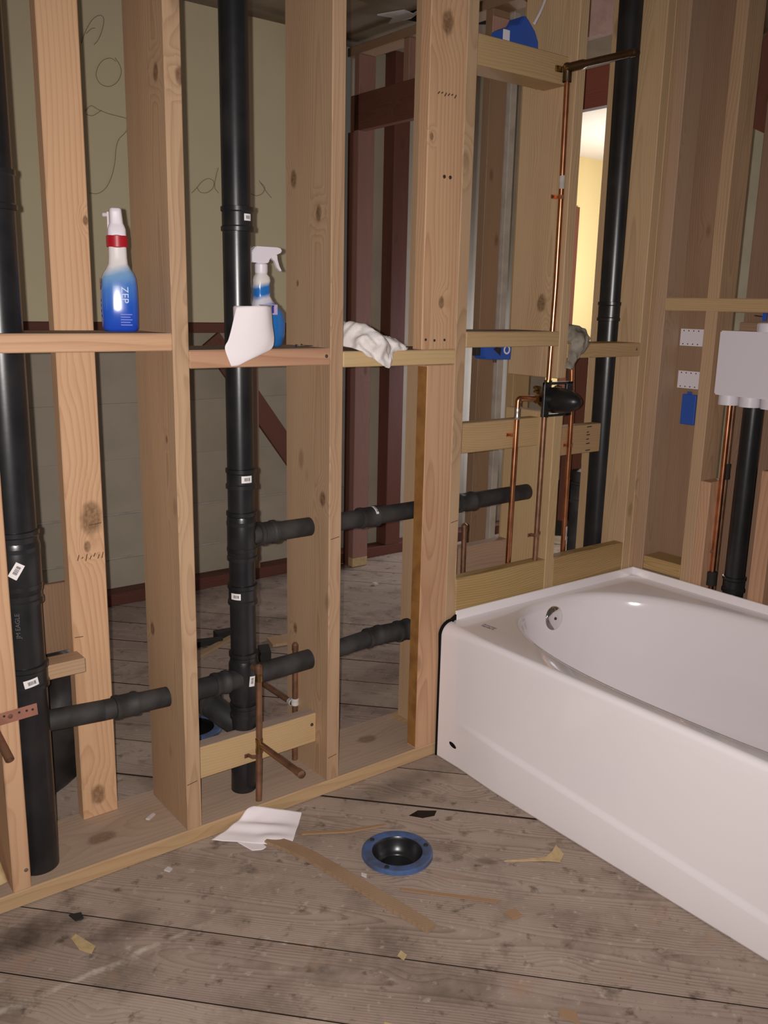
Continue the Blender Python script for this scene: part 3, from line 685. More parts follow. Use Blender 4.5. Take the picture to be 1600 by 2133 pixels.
# ------------------------------------------------------------------ black drain and vent pipes
UPZ = (0, 0, 1)
TOCAM = Vector((-.62, -1, 0)).normalized()
def stack_left():
    cx, cy, r = -1.120, .076, .0445
    t = thing('waste_stack', (cx, cy, .03), 'thick black drain stack behind the leftmost orange stud', 'drain pipe')
    tube('pipe', t, [(cx, cy, .03), (cx, cy, TOP)], r, ABS, 36, cap0=False, cap1=False)
    for z, h in ((1.49, .075), (.80, .045), (.685, .045), (.50, .055)): collar('coupling', t, (cx, cy, z), UPZ, r+.001, h, ABS, .004)
    lathe('tee_body', t, [(r+.001, -.06), (r+.0045, -.05), (r+.0045, .05), (r+.001, .06)], (cx, cy, .742), ABS, UPZ, 36)
    sticker('barcode_label', t, (cx, cy, .745), UPZ, r+.0048, Vector((-.30, -1, 0)), .034, .019, BAR, math.radians(58))
    sticker('barcode_label', t, (cx, cy, .497), UPZ, r+.0052, Vector((-.02, -1, 0)), .030, .017, BAR, math.radians(10))
    # raised lettering running up the pipe
    tw = Vector((-.42, -1, 0)).normalized(); mt = Matrix((Vector((0, 0, 1)), Vector((0, 0, 1)).cross(tw)*-1, tw)).transposed().to_4x4()
    mt = Matrix((Vector((0, 0, 1)), tw.cross(Vector((0, 0, 1))), tw)).transposed().to_4x4(); mt.translation = (cx, cy, .625)
    lettering('pipe_lettering', t, 'JM EAGLE', .013, mt, plain('faint_grey_print', (.10, .095, .095), .6), cyl=r)
    # arm to the right, into the second stud
    arm = tube('branch_arm', t, [(cx+.03, .094, .372), (-.95, .094, .362)], .0242, ABSD, 24, cap0=False)
    tube('branch_arm', t, [(-.95, .094, .362), (-.765, .093, .354)], .0242, ABSD, 24, cap0=False)
    collar('coupling', t, (-.895, .094, .3595), (1, 0, -.035), .0262, .056, ABSD, .003)
    return t
stack_left()
def stack_mid():
    cx, cy, r = -.576, .10, .0325
    t = thing('waste_stack', (cx, cy, .03), 'black drain stack behind the paper roll with side arms', 'drain pipe')
    tube('pipe', t, [(cx-.006, cy, .03), (cx, cy, .30), (cx-.004, cy, TOP)], r, ABS, 32, cap0=False, cap1=False)
    for z, h in ((1.475, .055), (.872, .050), (.772, .036), (.682, .034), (.577, .052), (.403, .040), (.262, .040)): collar('coupling', t, (cx, cy, z), UPZ, r+.001, h, ABS, .004)
    lathe('tee_body', t, [(r+.001, -.055), (r+.004, -.045), (r+.004, .045), (r+.001, .055)], (cx, cy, .727), ABS, UPZ, 32)
    lathe('tee_body', t, [(r+.001, -.06), (r+.006, -.045), (r+.006, .045), (r+.001, .06)], (cx, cy, .345), ABS, UPZ, 32)
    f = Vector((-.35, -1, 0))
    sticker('barcode_label', t, (cx, cy, 1.478), UPZ, r+.0045, Vector((.18, -1, 0)), .018, .015, BAR)
    sticker('barcode_label', t, (cx, cy, .874), UPZ, r+.0045, Vector((-.12, -1, 0)), .026, .017, BAR)
    sticker('barcode_label', t, (cx, cy, .578), UPZ, r+.0045, Vector((-1.5, -1, 0)), .026, .016, BAR)
    sticker('barcode_label', t, (cx, cy, .352), UPZ, r+.0066, Vector((.05, -1, 0)), .027, .015, BAR, math.radians(84))
    # upper arm: through the stud, the trimmer and on to an open end
    za = .727
    tube('branch_arm', t, [(cx+.02, .09, za), (-.372, .09, za-.001)], .0242, ABSD, 24)
    collar('coupling', t, (-.512, .09, za), (1, 0, 0), .0262, .05, ABSD, .004)
    tube('branch_arm', t, [(-.372, .09, za-.001), (.425, .09, za+.003)], .0242, ABSD, 24, wall=.004)
    for x in (-.195, .162): collar('coupling', t, (x, .09, za), (1, 0, 0), .0262, .062, ABSD, .003)
    sticker('barcode_label', t, (-.178, .09, za), (1, 0, 0), .0275, Vector((0, -.55, 1)), .034, .012, BAR)
    # lower arms
    zb = .356
    tube('branch_arm', t, [(cx+.02, .09, zb), (-.372, .09, zb+.003)], .0265, ABSD, 24)
    tube('branch_arm', t, [(cx-.02, .09, zb), (S2-.012, .09, zb-.003)], .0255, ABSD, 24)
    collar('coupling', t, (-.648, .09, zb-.001), (1, 0, 0), .027, .04, ABSD, .003)
    tube('branch_arm', t, [(-.372, .09, .362), (-.14, .09, .378)], .0242, ABSD, 24)
    tube('branch_arm', t, [(-.155, .09, .377), (-.040, .09, .371)], .0275, ABSD, 24)
    collar('coupling', t, (-.168, .09, .376), (1, 0, .05), .0262, .05, ABSD, .003); collar('coupling', t, (-.062, .09, .373), (1, 0, 0), .0285, .045, ABSD, .003)
    sticker('barcode_label', t, (-.052, .09, .373), (1, 0, 0), .0320, Vector((0, -1, -.15)), .020, .011, BAR)
    # elbow turning to the rear room
    tube('rear_elbow', t, [(cx, cy+.01, .205), (cx-.035, cy+.055, .235), (cx-.060, cy+.14, .262), (cx-.060, cy+.20, .262)], .032, ABSD, 24, bend=.03, wall=.004)
    collar('coupling', t, (cx-.052, cy+.115, .256), (-.25, 1, .25), .0335, .045, ABSD, .004)
    return t
stack_mid()
def stack_corner():
    t = thing('vent_pipe', (.80, .13, .50), 'black vent pipe rising in the corner by the tub', 'drain pipe')
    p0, p1 = Vector((.826, .13, .512)), Vector((.806, .13, TOP))
    tube('pipe', t, [(.828, .13, .03), p0, p1], .040, ABS, 32, cap0=False, cap1=False)
    collar('coupling', t, (.8195, .13, 1.285), UPZ, .041, .062, ABS, .004)
    return t
stack_corner()
def laundry_drain():
    t = thing('laundry_drain', (.93, -.345, .03), 'black drain pipe under the white outlet box', 'drain pipe')
    tube('pipe', t, [(.93, -.345, .03), (.93, -.345, 1.02)], .031, ABS, 28, cap0=False)
    collar('coupling', t, (.93, -.345, .455), UPZ, .032, .05, ABS, .004)
    return t
laundry_drain()
t = thing('rear_drain', (1.005, .36, .03), 'dark drain pipe behind the short shower stud', 'drain pipe')
tube('pipe', t, [(1.005, .36, .03), (1.005, .36, .70)], .036, ABSD, 24); collar('coupling', t, (1.005, .36, .62), UPZ, .037, .08, ABSD, .005)

# ------------------------------------------------------------------ copper supply lines
def strap(parent, c, axis_x, r, mat, y, half=.030):
    """two-hole pipe strap across a vertical pipe"""
    c = Vector(c)
    pts = [c+Vector((-half, 0, 0)), c+Vector((-r-.004, 0, 0)), c+Vector((-r-.002, -r-.004, 0)), c+Vector((0, -2*r-.003, 0)), c+Vector((r+.002, -r-.004, 0)), c+Vector((r+.004, 0, 0)), c+Vector((half, 0, 0))]
    V, F = [], []
    for p in pts:
        for dz in (-.0055, .0055):
            for dy in (-.0008, .0008): V.append(p+Vector((0, dy, dz))-c)
    for i in range(len(pts)-1):
        a, b_ = i*4, i*4+4
        F += [(a, a+2, b_+2, b_), (a+1, b_+1, b_+3, a+3), (a, b_, b_+1, a+1), (a+2, a+3, b_+3, b_+2)]
    F += [(0, 1, 3, 2), (len(V)-4, len(V)-2, len(V)-1, len(V)-3)]
    s = mesh_obj('pipe_strap', V, F, mat, parent, Matrix.Translation(c))
    for k in (-1, 1): lathe('nail_head', s, [(0, .0015), (.003, .001), (.003, 0)], c+Vector((k*(half-.007), -.001, 0)), RUST, (0, -1, 0), 8)
    return s
RC = .0082
t = thing('supply_stub', (-.58, .022, .038), 'tarnished copper water stub pointing out over the tissue', 'copper pipe', 'copper supply stubs')
tube('riser', t, [(-.581, .022, .02), (-.578, .022, .200), (-.577, .022, .398)], RC, COPD, 16)
tube('stub_out', t, [(-.573, .022, .192), (-.569, -.162, .192)], RC, COPD, 16)
collar('fitting', t, (-.578, .022, .192), UPZ, RC+.0005, .040, BRS, .001, seg=16); collar('fitting', t, (-.577, .022, .382), UPZ, RC+.0005, .03, BRS, .001, seg=16)
lathe('cap', t, [(RC+.0018, -.012), (RC+.0018, .004), (RC*.6, .010), (0, .012)], (-.577, .022, .402), COPD, UPZ, 16)
lathe('cap', t, [(RC+.0015, -.02), (RC+.0015, .001), (RC*.6, .003), (0, .004)], (-.569, -.162, .192), COPD, (0, -1, 0), 16)
tube('elbow_arm', t, [(-.577, .022, .395), (-.577, .052, .395)], RC, COPD, 16)
strap(t, (-.579, .0535, .155), 0, RC, COPD, 0, .024)
t = thing('supply_stub', (-.39, .156, .038), 'copper water stub behind the arms, joined with white paste', 'copper pipe', 'copper supply stubs')
tube('riser', t, [(-.392, .150, .02), (-.390, .150, .376)], RC, COPD, 16)
lathe('cap', t, [(RC+.0012, -.012), (RC+.0012, .004), (RC*.6, .010), (0, .012)], (-.390, .150, .378), COPD, UPZ, 16)
tube('stub_out', t, [(-.391, .150, .205), (-.395, .315, .207)], RC, COPD, 16)
collar('white_joint', t, (-.391, .150, .214), UPZ, RC+.001, .020, TORN, .0015, seg=16); collar('white_joint', t, (-.3915, .170, .205), (0, 1, 0), RC+.001, .010, TORN, .0012, seg=16)
# shower valve and its lines
t = thing('shower_valve', (.408, .0, 1.03), 'brass shower valve under a black cone guard with copper risers', 'shower valve')
vb = Vector((.408, .006, 1.028))
lathe('valve_body', t, [(0, -.03), (.024, -.03), (.030, -.015), (.030, .02), (.024, .03), (0, .03)], vb, BRS, (0, -1, 0), 24)
tube('valve_port', t, [vb+Vector((-.045, .010, 0)), vb+Vector((.06, .010, 0))], .0125, BRS, 16); tube('valve_port', t, [vb+Vector((-.006, .010, -.055)), vb+Vector((.002, .010, .055))], .012, BRS, 16)
for k, dz in ((-.058, .036), (-.056, .024), (.034, .034)):
    lathe('stop_screw', t, [(0, .012), (.006, .012), (.007, 0), (.004, -.01)], vb+Vector((k, .0, dz)), BRS, (0, -1, 0), 12)
for lo, hi in (((-.046, -.022, .044), (.078, -.012, .052)), ((-.044, -.022, -.050), (.072, -.012, -.042)), ((-.046, -.022, -.050), (-.024, -.012, .052)), ((.050, -.022, -.050), (.078, -.012, .052))):
    board('guard_plate', t, vb+Vector(lo), vb+Vector(hi), 'x', ABS, .0015)
lathe('guard_cone', t, [(.037, .004), (.039, .014), (.038, .040), (.032, .072), (.022, .096), (.012, .109), (0, .113)], vb+Vector((.008, 0, -.002)), plain('black_guard', (.010, .010, .011), .38), (0, -1, .02), 32, angle=50)
tube('riser', t, [(.306, .046, .04), (.312, .046, .60), (.318, .046, 1.030), (.340, .040, 1.030), (.378, .018, 1.030)], RC, COP, 16, bend=.03, label='left copper riser with elbow')
collar('fitting', t, (.3175, .046, .985), UPZ, RC+.0006, .034, SOLD, .0006, seg=16)
tube('riser', t, [(.399, .0155, .528), (.402, .0155, .975)], RC, COPD, 16, label='middle tarnished riser')
tube('shower_pipe', t, [(.411, .0155, 1.08), (.4165, .0155, 1.36), (.4155, .0155, 1.61), (.411, .0155, 1.925)], RC, COP, 16)
strap(t, (.4155, .0255, 1.600), 0, RC, COP, 0, .030); strap(t, (.3995, .0255, .610), 0, RC, COPD, 0, .028); strap(t, (.314, .0595, .922), 0, RC, COP, 0, .024)
collar('white_sticker', t, (.4155, .0155, 1.640), UPZ, RC+.0004, .036, TAPE, .0003, seg=16)
lathe('drop_elbow', t, [(.0125, -.030), (.0125, .004), (.014, .010), (.010, .018), (0, .020)], (.410, .0155, 1.932), BRNZ, UPZ, 16)
board('elbow_ear', t, (.374, .024, 1.926), (.400, .029, 1.942), 'x', BRS, .001)
tube('shower_stub', t, [(.410, .018, 1.938), (.409, -.04, 1.938), (.409, -.05, 1.938), (.407, -.214, 1.935)], [.0125, .0125, .0095, .0095], BRNZ, 16)
lathe('cap', t, [(.011, -.014), (.011, .002), (.006, .006), (0, .007)], (.407, -.214, 1.935), BRNZ, (0, -1, 0), 16)
t = thing('supply_riser', (.566, .05, .04), 'bright copper riser right of the shower valve, white label', 'copper pipe')
tube('riser', t, [(.570, .05, .04), (.563, .05, .97), (.548, .05, 1.145)], RC, COP, 16); collar('white_sticker', t, (.5685, .05, .585), UPZ, RC+.0004, .045, TAPE, .0003, seg=16)
strap(t, (.5655, .0595, .872), 0, RC, COP, 0, .020)
t = thing('capped_stub', (.222, .15, .04), 'short capped copper stub behind the greenish ledger', 'copper pipe')
tube('riser', t, [(.226, .15, .04), (.221, .15, .634)], RC, COPD, 16); lathe('cap', t, [(RC+.0012, -.016), (RC+.0012, .003), (RC*.6, .008), (0, .010)], (.221, .15, .634), COPD, UPZ, 16)
t = thing('laundry_supply', (.92, -.272, .04), 'copper pipe pair running up to the outlet box', 'copper pipe')
tube('riser', t, [(.922, -.272, .04), (.92, -.272, 1.02)], RC+.001, COP, 16); tube('riser', t, [(.955, -.262, .04), (.955, -.262, 1.02)], RC, COPD, 16)
strap(t, (.922, -.260, .545), 0, RC, COPD, 0, .022); collar('fitting', t, (.955, -.262, .80), UPZ, RC+.004, .05, LINT, .001, seg=16); collar('fitting', t, (.921, -.272, .455), UPZ, RC+.008, .045, LINT, .001, seg=16)
t = thing('strap_stub', (-1.20, 0, .38), 'copper stub with perforated copper strap at the left edge', 'copper pipe')
tube('stub_out', t, [(-1.216, .10, .47), (-1.214, .02, .452), (-1.203, -.085, .394)], RC*1.05, COPD, 16, wall=.0012)
pl = board('perforated_strap', t, (-1.26, -.0045, .431), (-1.121, -.0025, .457), 'x', COPM, .0006)
pl.matrix_basis = Matrix.Translation((-1.19, -.0035, .447)) @ Matrix.Rotation(math.radians(-3), 4, 'Y') @ AX['x'].to_4x4()
for i, x in enumerate((-1.188, -1.158, -1.143, -1.131)): lathe('slot', pl, [(0, .0004), (.0026, .0003), (.0026, 0)], (x, -.0046, .449-.001*i), LINT, (0, -1, 0), 10)
lathe('nail_head', pl, [(0, .002), (.0045, .0015), (.005, 0)], (-1.176, -.0046, .445), COPD, (0, -1, 0), 10)
t = thing('pipe_offcut', (-1.21, .05, .038), 'pale pipe offcut leaning in the lower left corner', 'pipe')
tube('offcut', t, [(-1.235, .13, .20), (-1.211, .028, .052)], .0125, SHIM, 16, wall=.003)

# ------------------------------------------------------------------ outlet box, nail plates, electrical boxes
t = thing('outlet_box', (.90, -.34, 1.02), 'white plastic laundry outlet box mounted between studs', 'outlet box')
bm = bmesh.new(); bmesh.ops.create_cube(bm, size=1)
for v in bm.verts: v.co = Vector((.866+.085*(v.co.x+.5), -.245-.215*(.5-v.co.y), 1.045+.192*(v.co.z+.5) - (.0 if v.co.z > 0 else .0)))
bmesh.ops.bevel(bm, geom=bm.edges[:], offset=.004, segments=2, affect='EDGES'); bm_obj('box_body', bm, WHT, t)
for y in (-.275, -.345, -.415): lathe('bottom_socket', t, [(.026, .012), (.031, .006), (.031, -.030), (.027, -.030), (.027, .0)], (.905, y, 1.045), WHT, UPZ, 24)
lathe('top_cap', t, [(.034, -.004), (.034, .024), (.031, .027), (0, .027)], (.915, -.375, 1.236), WHT, UPZ, 28)
board('nail_bracket', t, (.93, -.352, 1.268), (.936, -.338, 1.292), 'z', BLU, .001); tube('nail', t, [(.934, -.352, 1.279), (.934, -.312, 1.283)], .0018, RUST, 8)
for i, (z0, z1, y0, y1, lab) in enumerate(((1.182, 1.236, -.043, -.128, 'upper white perforated nail plate on the brown board'), (1.046, 1.102, -.048, -.128, 'lower white perforated nail plate on the brown board'))):
    o = board('nail_plate', None, (.9625, y1, z0), (.9648, y0, z1), 'z', WHT, .0004); tag(o, lab, 'nail plate', 'nail plates on the brown board')
    for z in (z0+.006, z1-.006):
        for k in range(4): lathe('nail_hole', o, [(0, .0003), (.0022, .0002), (.0022, 0)], (.9624, y0-.012-k*.018, z), LINT, (-1, 0, 0), 8)
t = thing('electrical_box', (.98, -.10, .93), 'blue plastic electrical box below the nail plates', 'electrical box', 'blue electrical boxes')
board('box_body', t, (.954, -.128, .930), (.965, -.076, 1.028), 'z', BLU, .002)
board('nail_ear', t, (.957, -.108, 1.028), (.961, -.092, 1.037), 'z', BLU, .0005)
t = thing('electrical_box', (.31, .13, 1.974), 'blue electrical box with white cable on the high block', 'electrical box', 'blue electrical boxes')
bm = bmesh.new(); ol = [(-.062, 0), (-.062, .052), (-.040, .064), (-.012, .070), (.006, .098), (.022, .090), (.050, .066), (.066, .040), (.068, 0)]
prism('box_body', t, [(.312+x, .10, 1.974+z) for x, z in ol], (0, .06, 0), BLU, bev=.003); bm.free()
board('box_label', t, (.238, .097, 1.980), (.262, .0995, 2.022), 'z', WHT, .0004)
tube('cable', t, [(.352, .095, 2.056), (.378, .100, 2.090), (.41, .115, 2.13), (.45, .14, 2.20), (.42, .17, 2.40)], .0042, WHT, 10, bend=.03)
board('box_flap', t, (.262, .165, 1.98), (.33, .168, 2.075), 'z', W_RPK, .001)
t = thing('electrical_box', (.31, .15, 1.14), 'blue electrical box hanging under the shelf block', 'electrical box', 'blue electrical boxes')
bm = bmesh.new(); ol = [(.252, 1.184), (.254, 1.150), (.262, 1.140), (.364, 1.137), (.366, 1.184)]
prism('box_body', t, [(x, .130, z) for x, z in ol], (0, .05, 0), BLU, bev=.002); bm.free()
board('side_clamp', t, (.236, .145, 1.150), (.252, .165, 1.176), 'z', LINT, .001)
lathe('white_ring', t, [(.0085, 0), (.0085, .0008), (.0135, .0008), (.0135, 0)], (.345, .1300, 1.167), WHT, (0, -1, 0), 24)
prism('scuff', t, [(.288, .1299, 1.170), (.300, .1299, 1.176), (.322, .1299, 1.172), (.318, .1299, 1.150), (.306, .1299, 1.158)], (0, -.0006, 0), LINT)
tube('nail', t, [(.302, .14, 1.140), (.302, .14, 1.130)], .0025, RUST, 8)

# ------------------------------------------------------------------ spray bottles
def bottle_red():
    loc = Vector((-.853, .125, 1.2222)); t = thing('spray_bottle', loc, 'blue spray bottle with red collar and white head', 'spray bottle')
    m = bottle_mat('blue_fade_bottle', [(0, (.012, .055, .46)), (.22, (.02, .10, .52)), (.40, (.07, .20, .56)), (.50, (.20, .36, .58)), (.57, (.74, .69, .69)), (1, (.78, .72, .70))])
    rz = math.radians(-20); LM = Matrix.Translation(loc) @ Matrix.Rotation(rz, 4, 'Z'); LW = lambda x, y, z: LM @ Vector((x, y, z))
    loft('bottle_body', t, [(0, .030, .022, 0, 0), (.002, .035, .026, 0, 0), (.008, .0385, .029, 0, 0), (.05, .0395, .030, 0, 0), (.095, .0385, .0295, 0, 0), (.112, .0365, .028, 0, 0), (.122, .033, .026, 0, 0), (.133, .0255, .022, 0, 0), (.142, .0208, .0195, 0, 0), (.155, .0195, .0185, 0, 0), (.180, .019, .018, 0, 0)], loc, m, rotz=rz, e=3.2)
    lathe('collar', t, [(.0185, .176), (.0225, .178), (.0225, .200), (.0185, .202), (0, .202)], loc, RED, UPZ, 28)
    loft('spray_head', t, [(.201, .0195, .0185, 0, 0), (.214, .019, .018, 0, 0), (.222, .0165, .017, 0, .002), (.226, .0145, .018, 0, .004), (.248, .0135, .026, -.001, .010), (.255, .0130, .028, -.001, .012), (.257, .0115, .026, -.001, .012)], loc, WHT, rotz=rz, e=4)
    prism('trigger', t, [LW(-.018, .03, .252), LW(-.018, .045, .245), LW(-.018, .05, .215), LW(-.018, .042, .218), LW(-.018, .036, .236)], (.012, 0, 0), WHT)
    tube('nozzle', t, [LW(-.010, .036, .247), LW(-.024, .048, .247)], .005, WHT, 12)
    lathe('label_disc', t, [(0, .0006), (.013, .0005), (.013, 0)], LW(-.0385, -.006, .100), plain('label_red', (.36, .04, .06), .4), LM.to_3x3() @ Vector((-1, -.05, 0)), 20, 'red round mark on the label edge')
    # lettering running down the label face
    PALE = plain('label_pale', (.30, .38, .60), .4); mt = LM @ Matrix.Translation((.010, -.0305, .078)) @ Matrix(((0, 1, 0, 0), (0, 0, -1, 0), (-1, 0, 0, 0), (0, 0, 0, 1)))
    lettering('label_lettering', t, 'ZEP', .021, mt, PALE)
    VIO = plain('label_violet', (.13, .15, .56), .5)
    for i in range(5):
        prism('label_line', t, [LW(.000, -.0302, .014+i*.0055), LW(.024-.004*(i % 2), -.0302, .014+i*.0055), LW(.024-.004*(i % 2), -.0302, .0158+i*.0055), LW(.000, -.0302, .0158+i*.0055)], LM.to_3x3() @ Vector((0, -.0005, 0)), VIO)
    TEA = plain('label_teal', (.07, .16, .34), .5)
    for i in range(4):
        prism('label_line', t, [LW(-.0395, -.012, .030+i*.011), LW(-.0395, .004, .030+i*.011), LW(-.0395, .004, .036+i*.011), LW(-.0395, -.012, .036+i*.011)], LM.to_3x3() @ Vector((-.0005, 0, 0)), TEA)
bottle_red()
def bottle_white():
    loc = Vector((-.492, .118, 1.1862)); t = thing('spray_bottle', loc, 'blue spray bottle with white trigger head behind paper roll', 'spray bottle')
    m = bottle_mat('sky_blue_bottle', [(0, (.02, .15, .46)), (.40, (.02, .17, .52)), (.44, (.62, .60, .68)), (.48, (.64, .62, .70)), (.52, (.02, .15, .50)), (.58, (.02, .17, .50)), (.63, (.74, .68, .66))])
    loft('bottle_body', t, [(0, .034, .022, 0, 0), (.004, .040, .026, 0, 0), (.03, .0455, .029, .002, 0), (.055, .0465, .030, .002, 0), (.080, .042, .028, .001, 0), (.095, .033, .025, -.004, 0), (.108, .0235, .021, -.009, 0), (.120, .0195, .019, -.012, 0), (.126, .0205, .019, -.012, 0), (.132, .0190, .018, -.012, 0), (.140, .0205, .018, -.012, 0), (.147, .019, .018, -.012, 0), (.155, .0205, .018, -.011, 0), (.163, .019, .017, -.011, 0), (.170, .0135, .0135, -.012, 0), (.176, .013, .013, -.012, 0)], loc, m, e=2.6)
    lathe('neck_ring', t, [(.0145, .172), (.0155, .176), (.0155, .192), (.012, .196), (0, .196)], loc+Vector((-.012, 0, 0)), WHT, UPZ, 24)
    ol = [(-.040, .196), (-.040, .222), (-.030, .233), (.030, .233), (.040, .230), (.040, .222), (.026, .216), (.010, .209), (.004, .200), (.004, .196)]
    prism('spray_head', t, [loc+Vector((x, -.010, z)) for x, z in ol], (0, .020, 0), WHT, bev=.002)
    tr = [(.014, .212), (.030, .216), (.031, .205), (.036, .190), (.042, .180), (.038, .178), (.030, .186), (.024, .200), (.016, .206)]
    prism('trigger', t, [loc+Vector((x, -.005, z)) for x, z in tr], (0, .010, 0), WHT, bev=.001)
    board('label_patch', t, loc+Vector((-.036, -.0325, .076)), loc+Vector((.014, -.0285, .100)), 'x', plain('label_lilac', (.50, .40, .56), .5), .001)
    board('label_mark', t, loc+Vector((-.002, -.0331, .080)), loc+Vector((.003, -.0326, .098)), 'z', plain('label_ink', (.05, .04, .40), .5), 0)
    board('label_mark', t, loc+Vector((-.034, -.0331, .096)), loc+Vector((.004, -.0326, .098)), 'x', GREY, 0)
bottle_white()
# ------------------------------------------------------------------ paper roll, rags, tissue
t = thing('toilet_paper_roll', (-.583, .022, 1.186), 'white paper roll standing on the shelf block, tail hanging', 'paper roll')
lathe('roll', t, [(.018, .0), (.041, .0), (.043, .003), (.043, .093), (.041, .096), (.018, .096), (.018, 0)], (-.583, .023, 1.186), PAP, UPZ, 40, angle=60)
cloth('loose_sheet', t, [[(-.543, .004, 1.282), (-.570, -.0195, 1.283), (-.603, -.0225, 1.283), (-.641, -.012, 1.281)],
      [(-.543, .000, 1.243), (-.570, -.0205, 1.243), (-.612, -.0245, 1.240), (-.657, -.018, 1.238)],
      [(-.542, -.006, 1.208), (-.573, -.0215, 1.204), (-.622, -.0255, 1.200), (-.668, -.021, 1.210)],
      [(-.556, -.012, 1.186), (-.592, -.0215, 1.177), (-.630, -.0235, 1.170), (-.676, -.020, 1.190)],
      [(-.600, -.014, 1.170), (-.624, -.0175, 1.160), (-.642, -.0175, 1.153), (-.660, -.018, 1.151)]], PAP, 6, .0006, .0008, 26)
t = thing('rag', (-.23, .05, 1.178), 'crumpled white rag draped over the shelf block', 'rag')
cloth('cloth', t, [[(-.328, .10, 1.182), (-.300, .11, 1.240), (-.262, .11, 1.238), (-.215, .10, 1.215), (-.165, .08, 1.200), (-.130, .06, 1.183)],
      [(-.322, .05, 1.190), (-.290, .05, 1.238), (-.255, .045, 1.240), (-.215, .055, 1.222), (-.170, .05, 1.208), (-.128, .04, 1.186)],
      [(-.308, .02, 1.185), (-.285, .010, 1.216), (-.250, -.002, 1.226), (-.214, .018, 1.204), (-.176, .012, 1.203), (-.130, .018, 1.183)],
      [(-.300, .004, 1.181), (-.278, -.014, 1.200), (-.244, -.024, 1.212), (-.205, -.002, 1.190), (-.180, .002, 1.192), (-.138, .008, 1.181)],
      [(-.282, -.006, 1.170), (-.262, -.016, 1.178), (-.236, -.022, 1.188), (-.205, -.006, 1.172), (-.192, -.004, 1.181), (-.160, .004, 1.179)],
      [(-.250, -.010, 1.153), (-.236, -.016, 1.157), (-.222, -.018, 1.162), (-.206, -.010, 1.156), (-.200, -.008, 1.165), (-.196, .0, 1.178)],
      [(-.222, -.008, 1.137), (-.216, -.010, 1.135), (-.211, -.011, 1.135), (-.207, -.010, 1.140), (-.203, -.009, 1.150), (-.200, -.006, 1.165)]], RAGW, 10, .002, .003, 60, crease=.013, cfreq=24)
t = thing('rag', (.505, .03, 1.19), 'dirty grey rag hanging over the block beside shower valve', 'rag')
cloth('cloth', t, [[(.470, .09, 1.200), (.476, .07, 1.248), (.515, .07, 1.246), (.560, .06, 1.232), (.580, .05, 1.200)],
      [(.470, .03, 1.205), (.476, .015, 1.243), (.512, .01, 1.240), (.552, .01, 1.225), (.572, .015, 1.192)],
      [(.468, -.006, 1.195), (.478, -.016, 1.222), (.508, -.024, 1.216), (.540, -.016, 1.205), (.558, -.004, 1.184)],
      [(.464, -.010, 1.168), (.478, -.020, 1.180), (.500, -.026, 1.178), (.525, -.018, 1.172), (.540, -.006, 1.172)],
      [(.459, -.010, 1.140), (.470, -.018, 1.146), (.486, -.022, 1.146), (.502, -.014, 1.150), (.512, -.008, 1.160)],
      [(.454, -.008, 1.118), (.462, -.012, 1.116), (.472, -.014, 1.114), (.482, -.012, 1.118), (.488, -.008, 1.130)]], RAGG, 9, .002, .003, 70, crease=.012, cfreq=26)
t = thing('tissue', (-.60, -.06, 0), 'flat white tissue lying at the foot of the wall plate', 'tissue')
TA, TB, TC, TD = Vector((-.606, .004, .040)), Vector((-.500, -.058, .016)), Vector((-.590, -.152, .003)), Vector((-.738, -.018, .004))
rows = []
for i in range(7):
    u = i/6; rows.append([])
    for j in range(7):
        v = j/6; p = (1-u)*((1-v)*TA+v*TB) + u*((1-v)*TD+v*TC)
        h = .012*math.exp(-((u-.42-.15*v)/.09)**2)*(1-.5*v) + .010*math.exp(-((u-.78)/.10)**2-((v-.75)/.2)**2)
        base = .0405 if p.y > -.002 else .003
        rows[-1].append((p.x, p.y, max(base, p.z*(1-.45*math.sin(math.pi*u)) + h)))
cloth('sheet', t, rows, PAP, 4, .0006, .0012, 30)
cloth('under_fold', t, [[(-.690, -.062, .003), (-.665, -.075, .003), (-.640, -.090, .003)], [(-.684, -.082, .002), (-.660, -.100, .002), (-.640, -.108, .002)], [(-.676, -.112, .0015), (-.655, -.122, .0015), (-.640, -.118, .0015)]], PAP, 4, .0006, .0005, 30)
# ------------------------------------------------------------------ toilet flanges and floor litter
def toilet_flange(c, label):
    t = thing('toilet_flange', (c.x, c.y, 0), label, 'toilet flange', 'toilet flanges')
    lathe('ring', t, [(.061, .004), (.061, .0115), (.064, .0125), (.082, .0125), (.0855, .010), (.086, .002), (.070, .001)], c, BLUF, UPZ, 56)
    lathe('throat', t, [(.0630, .0118), (.0612, .0105), (.0590, .002), (.0550, -.010), (.0495, -.020), (.0450, -.025), (.0415, -.027), (.0400, -.030), (.0395, -.05), (.038, -.17), (0, -.171)], c, ABS, UPZ, 48, angle=50)
    for an in (-.35, 1.9, 3.7): lathe('bolt', t, [(0, .0155), (.0055, .015), (.006, .012)], c+Vector((.073*math.cos(an), .073*math.sin(an), 0)), LINT, UPZ, 12)
    return t
toilet_flange(FLC, 'blue and black toilet flange set in the floor')
t = thing('toilet_flange', (-.51, .545, 0), 'second blue toilet flange in the rear room, half hidden', 'toilet flange', 'toilet flanges')
lathe('ring', t, [(.061, .003), (.061, .0115), (.082, .0125), (.086, .010), (.086, .001)], (-.51, .545, 0), BLUF, UPZ, 48); lathe('throat', t, [(.0615, .012), (.058, .004), (.03, .002), (0, .0015)], (-.51, .545, 0), BLK, UPZ, 32)
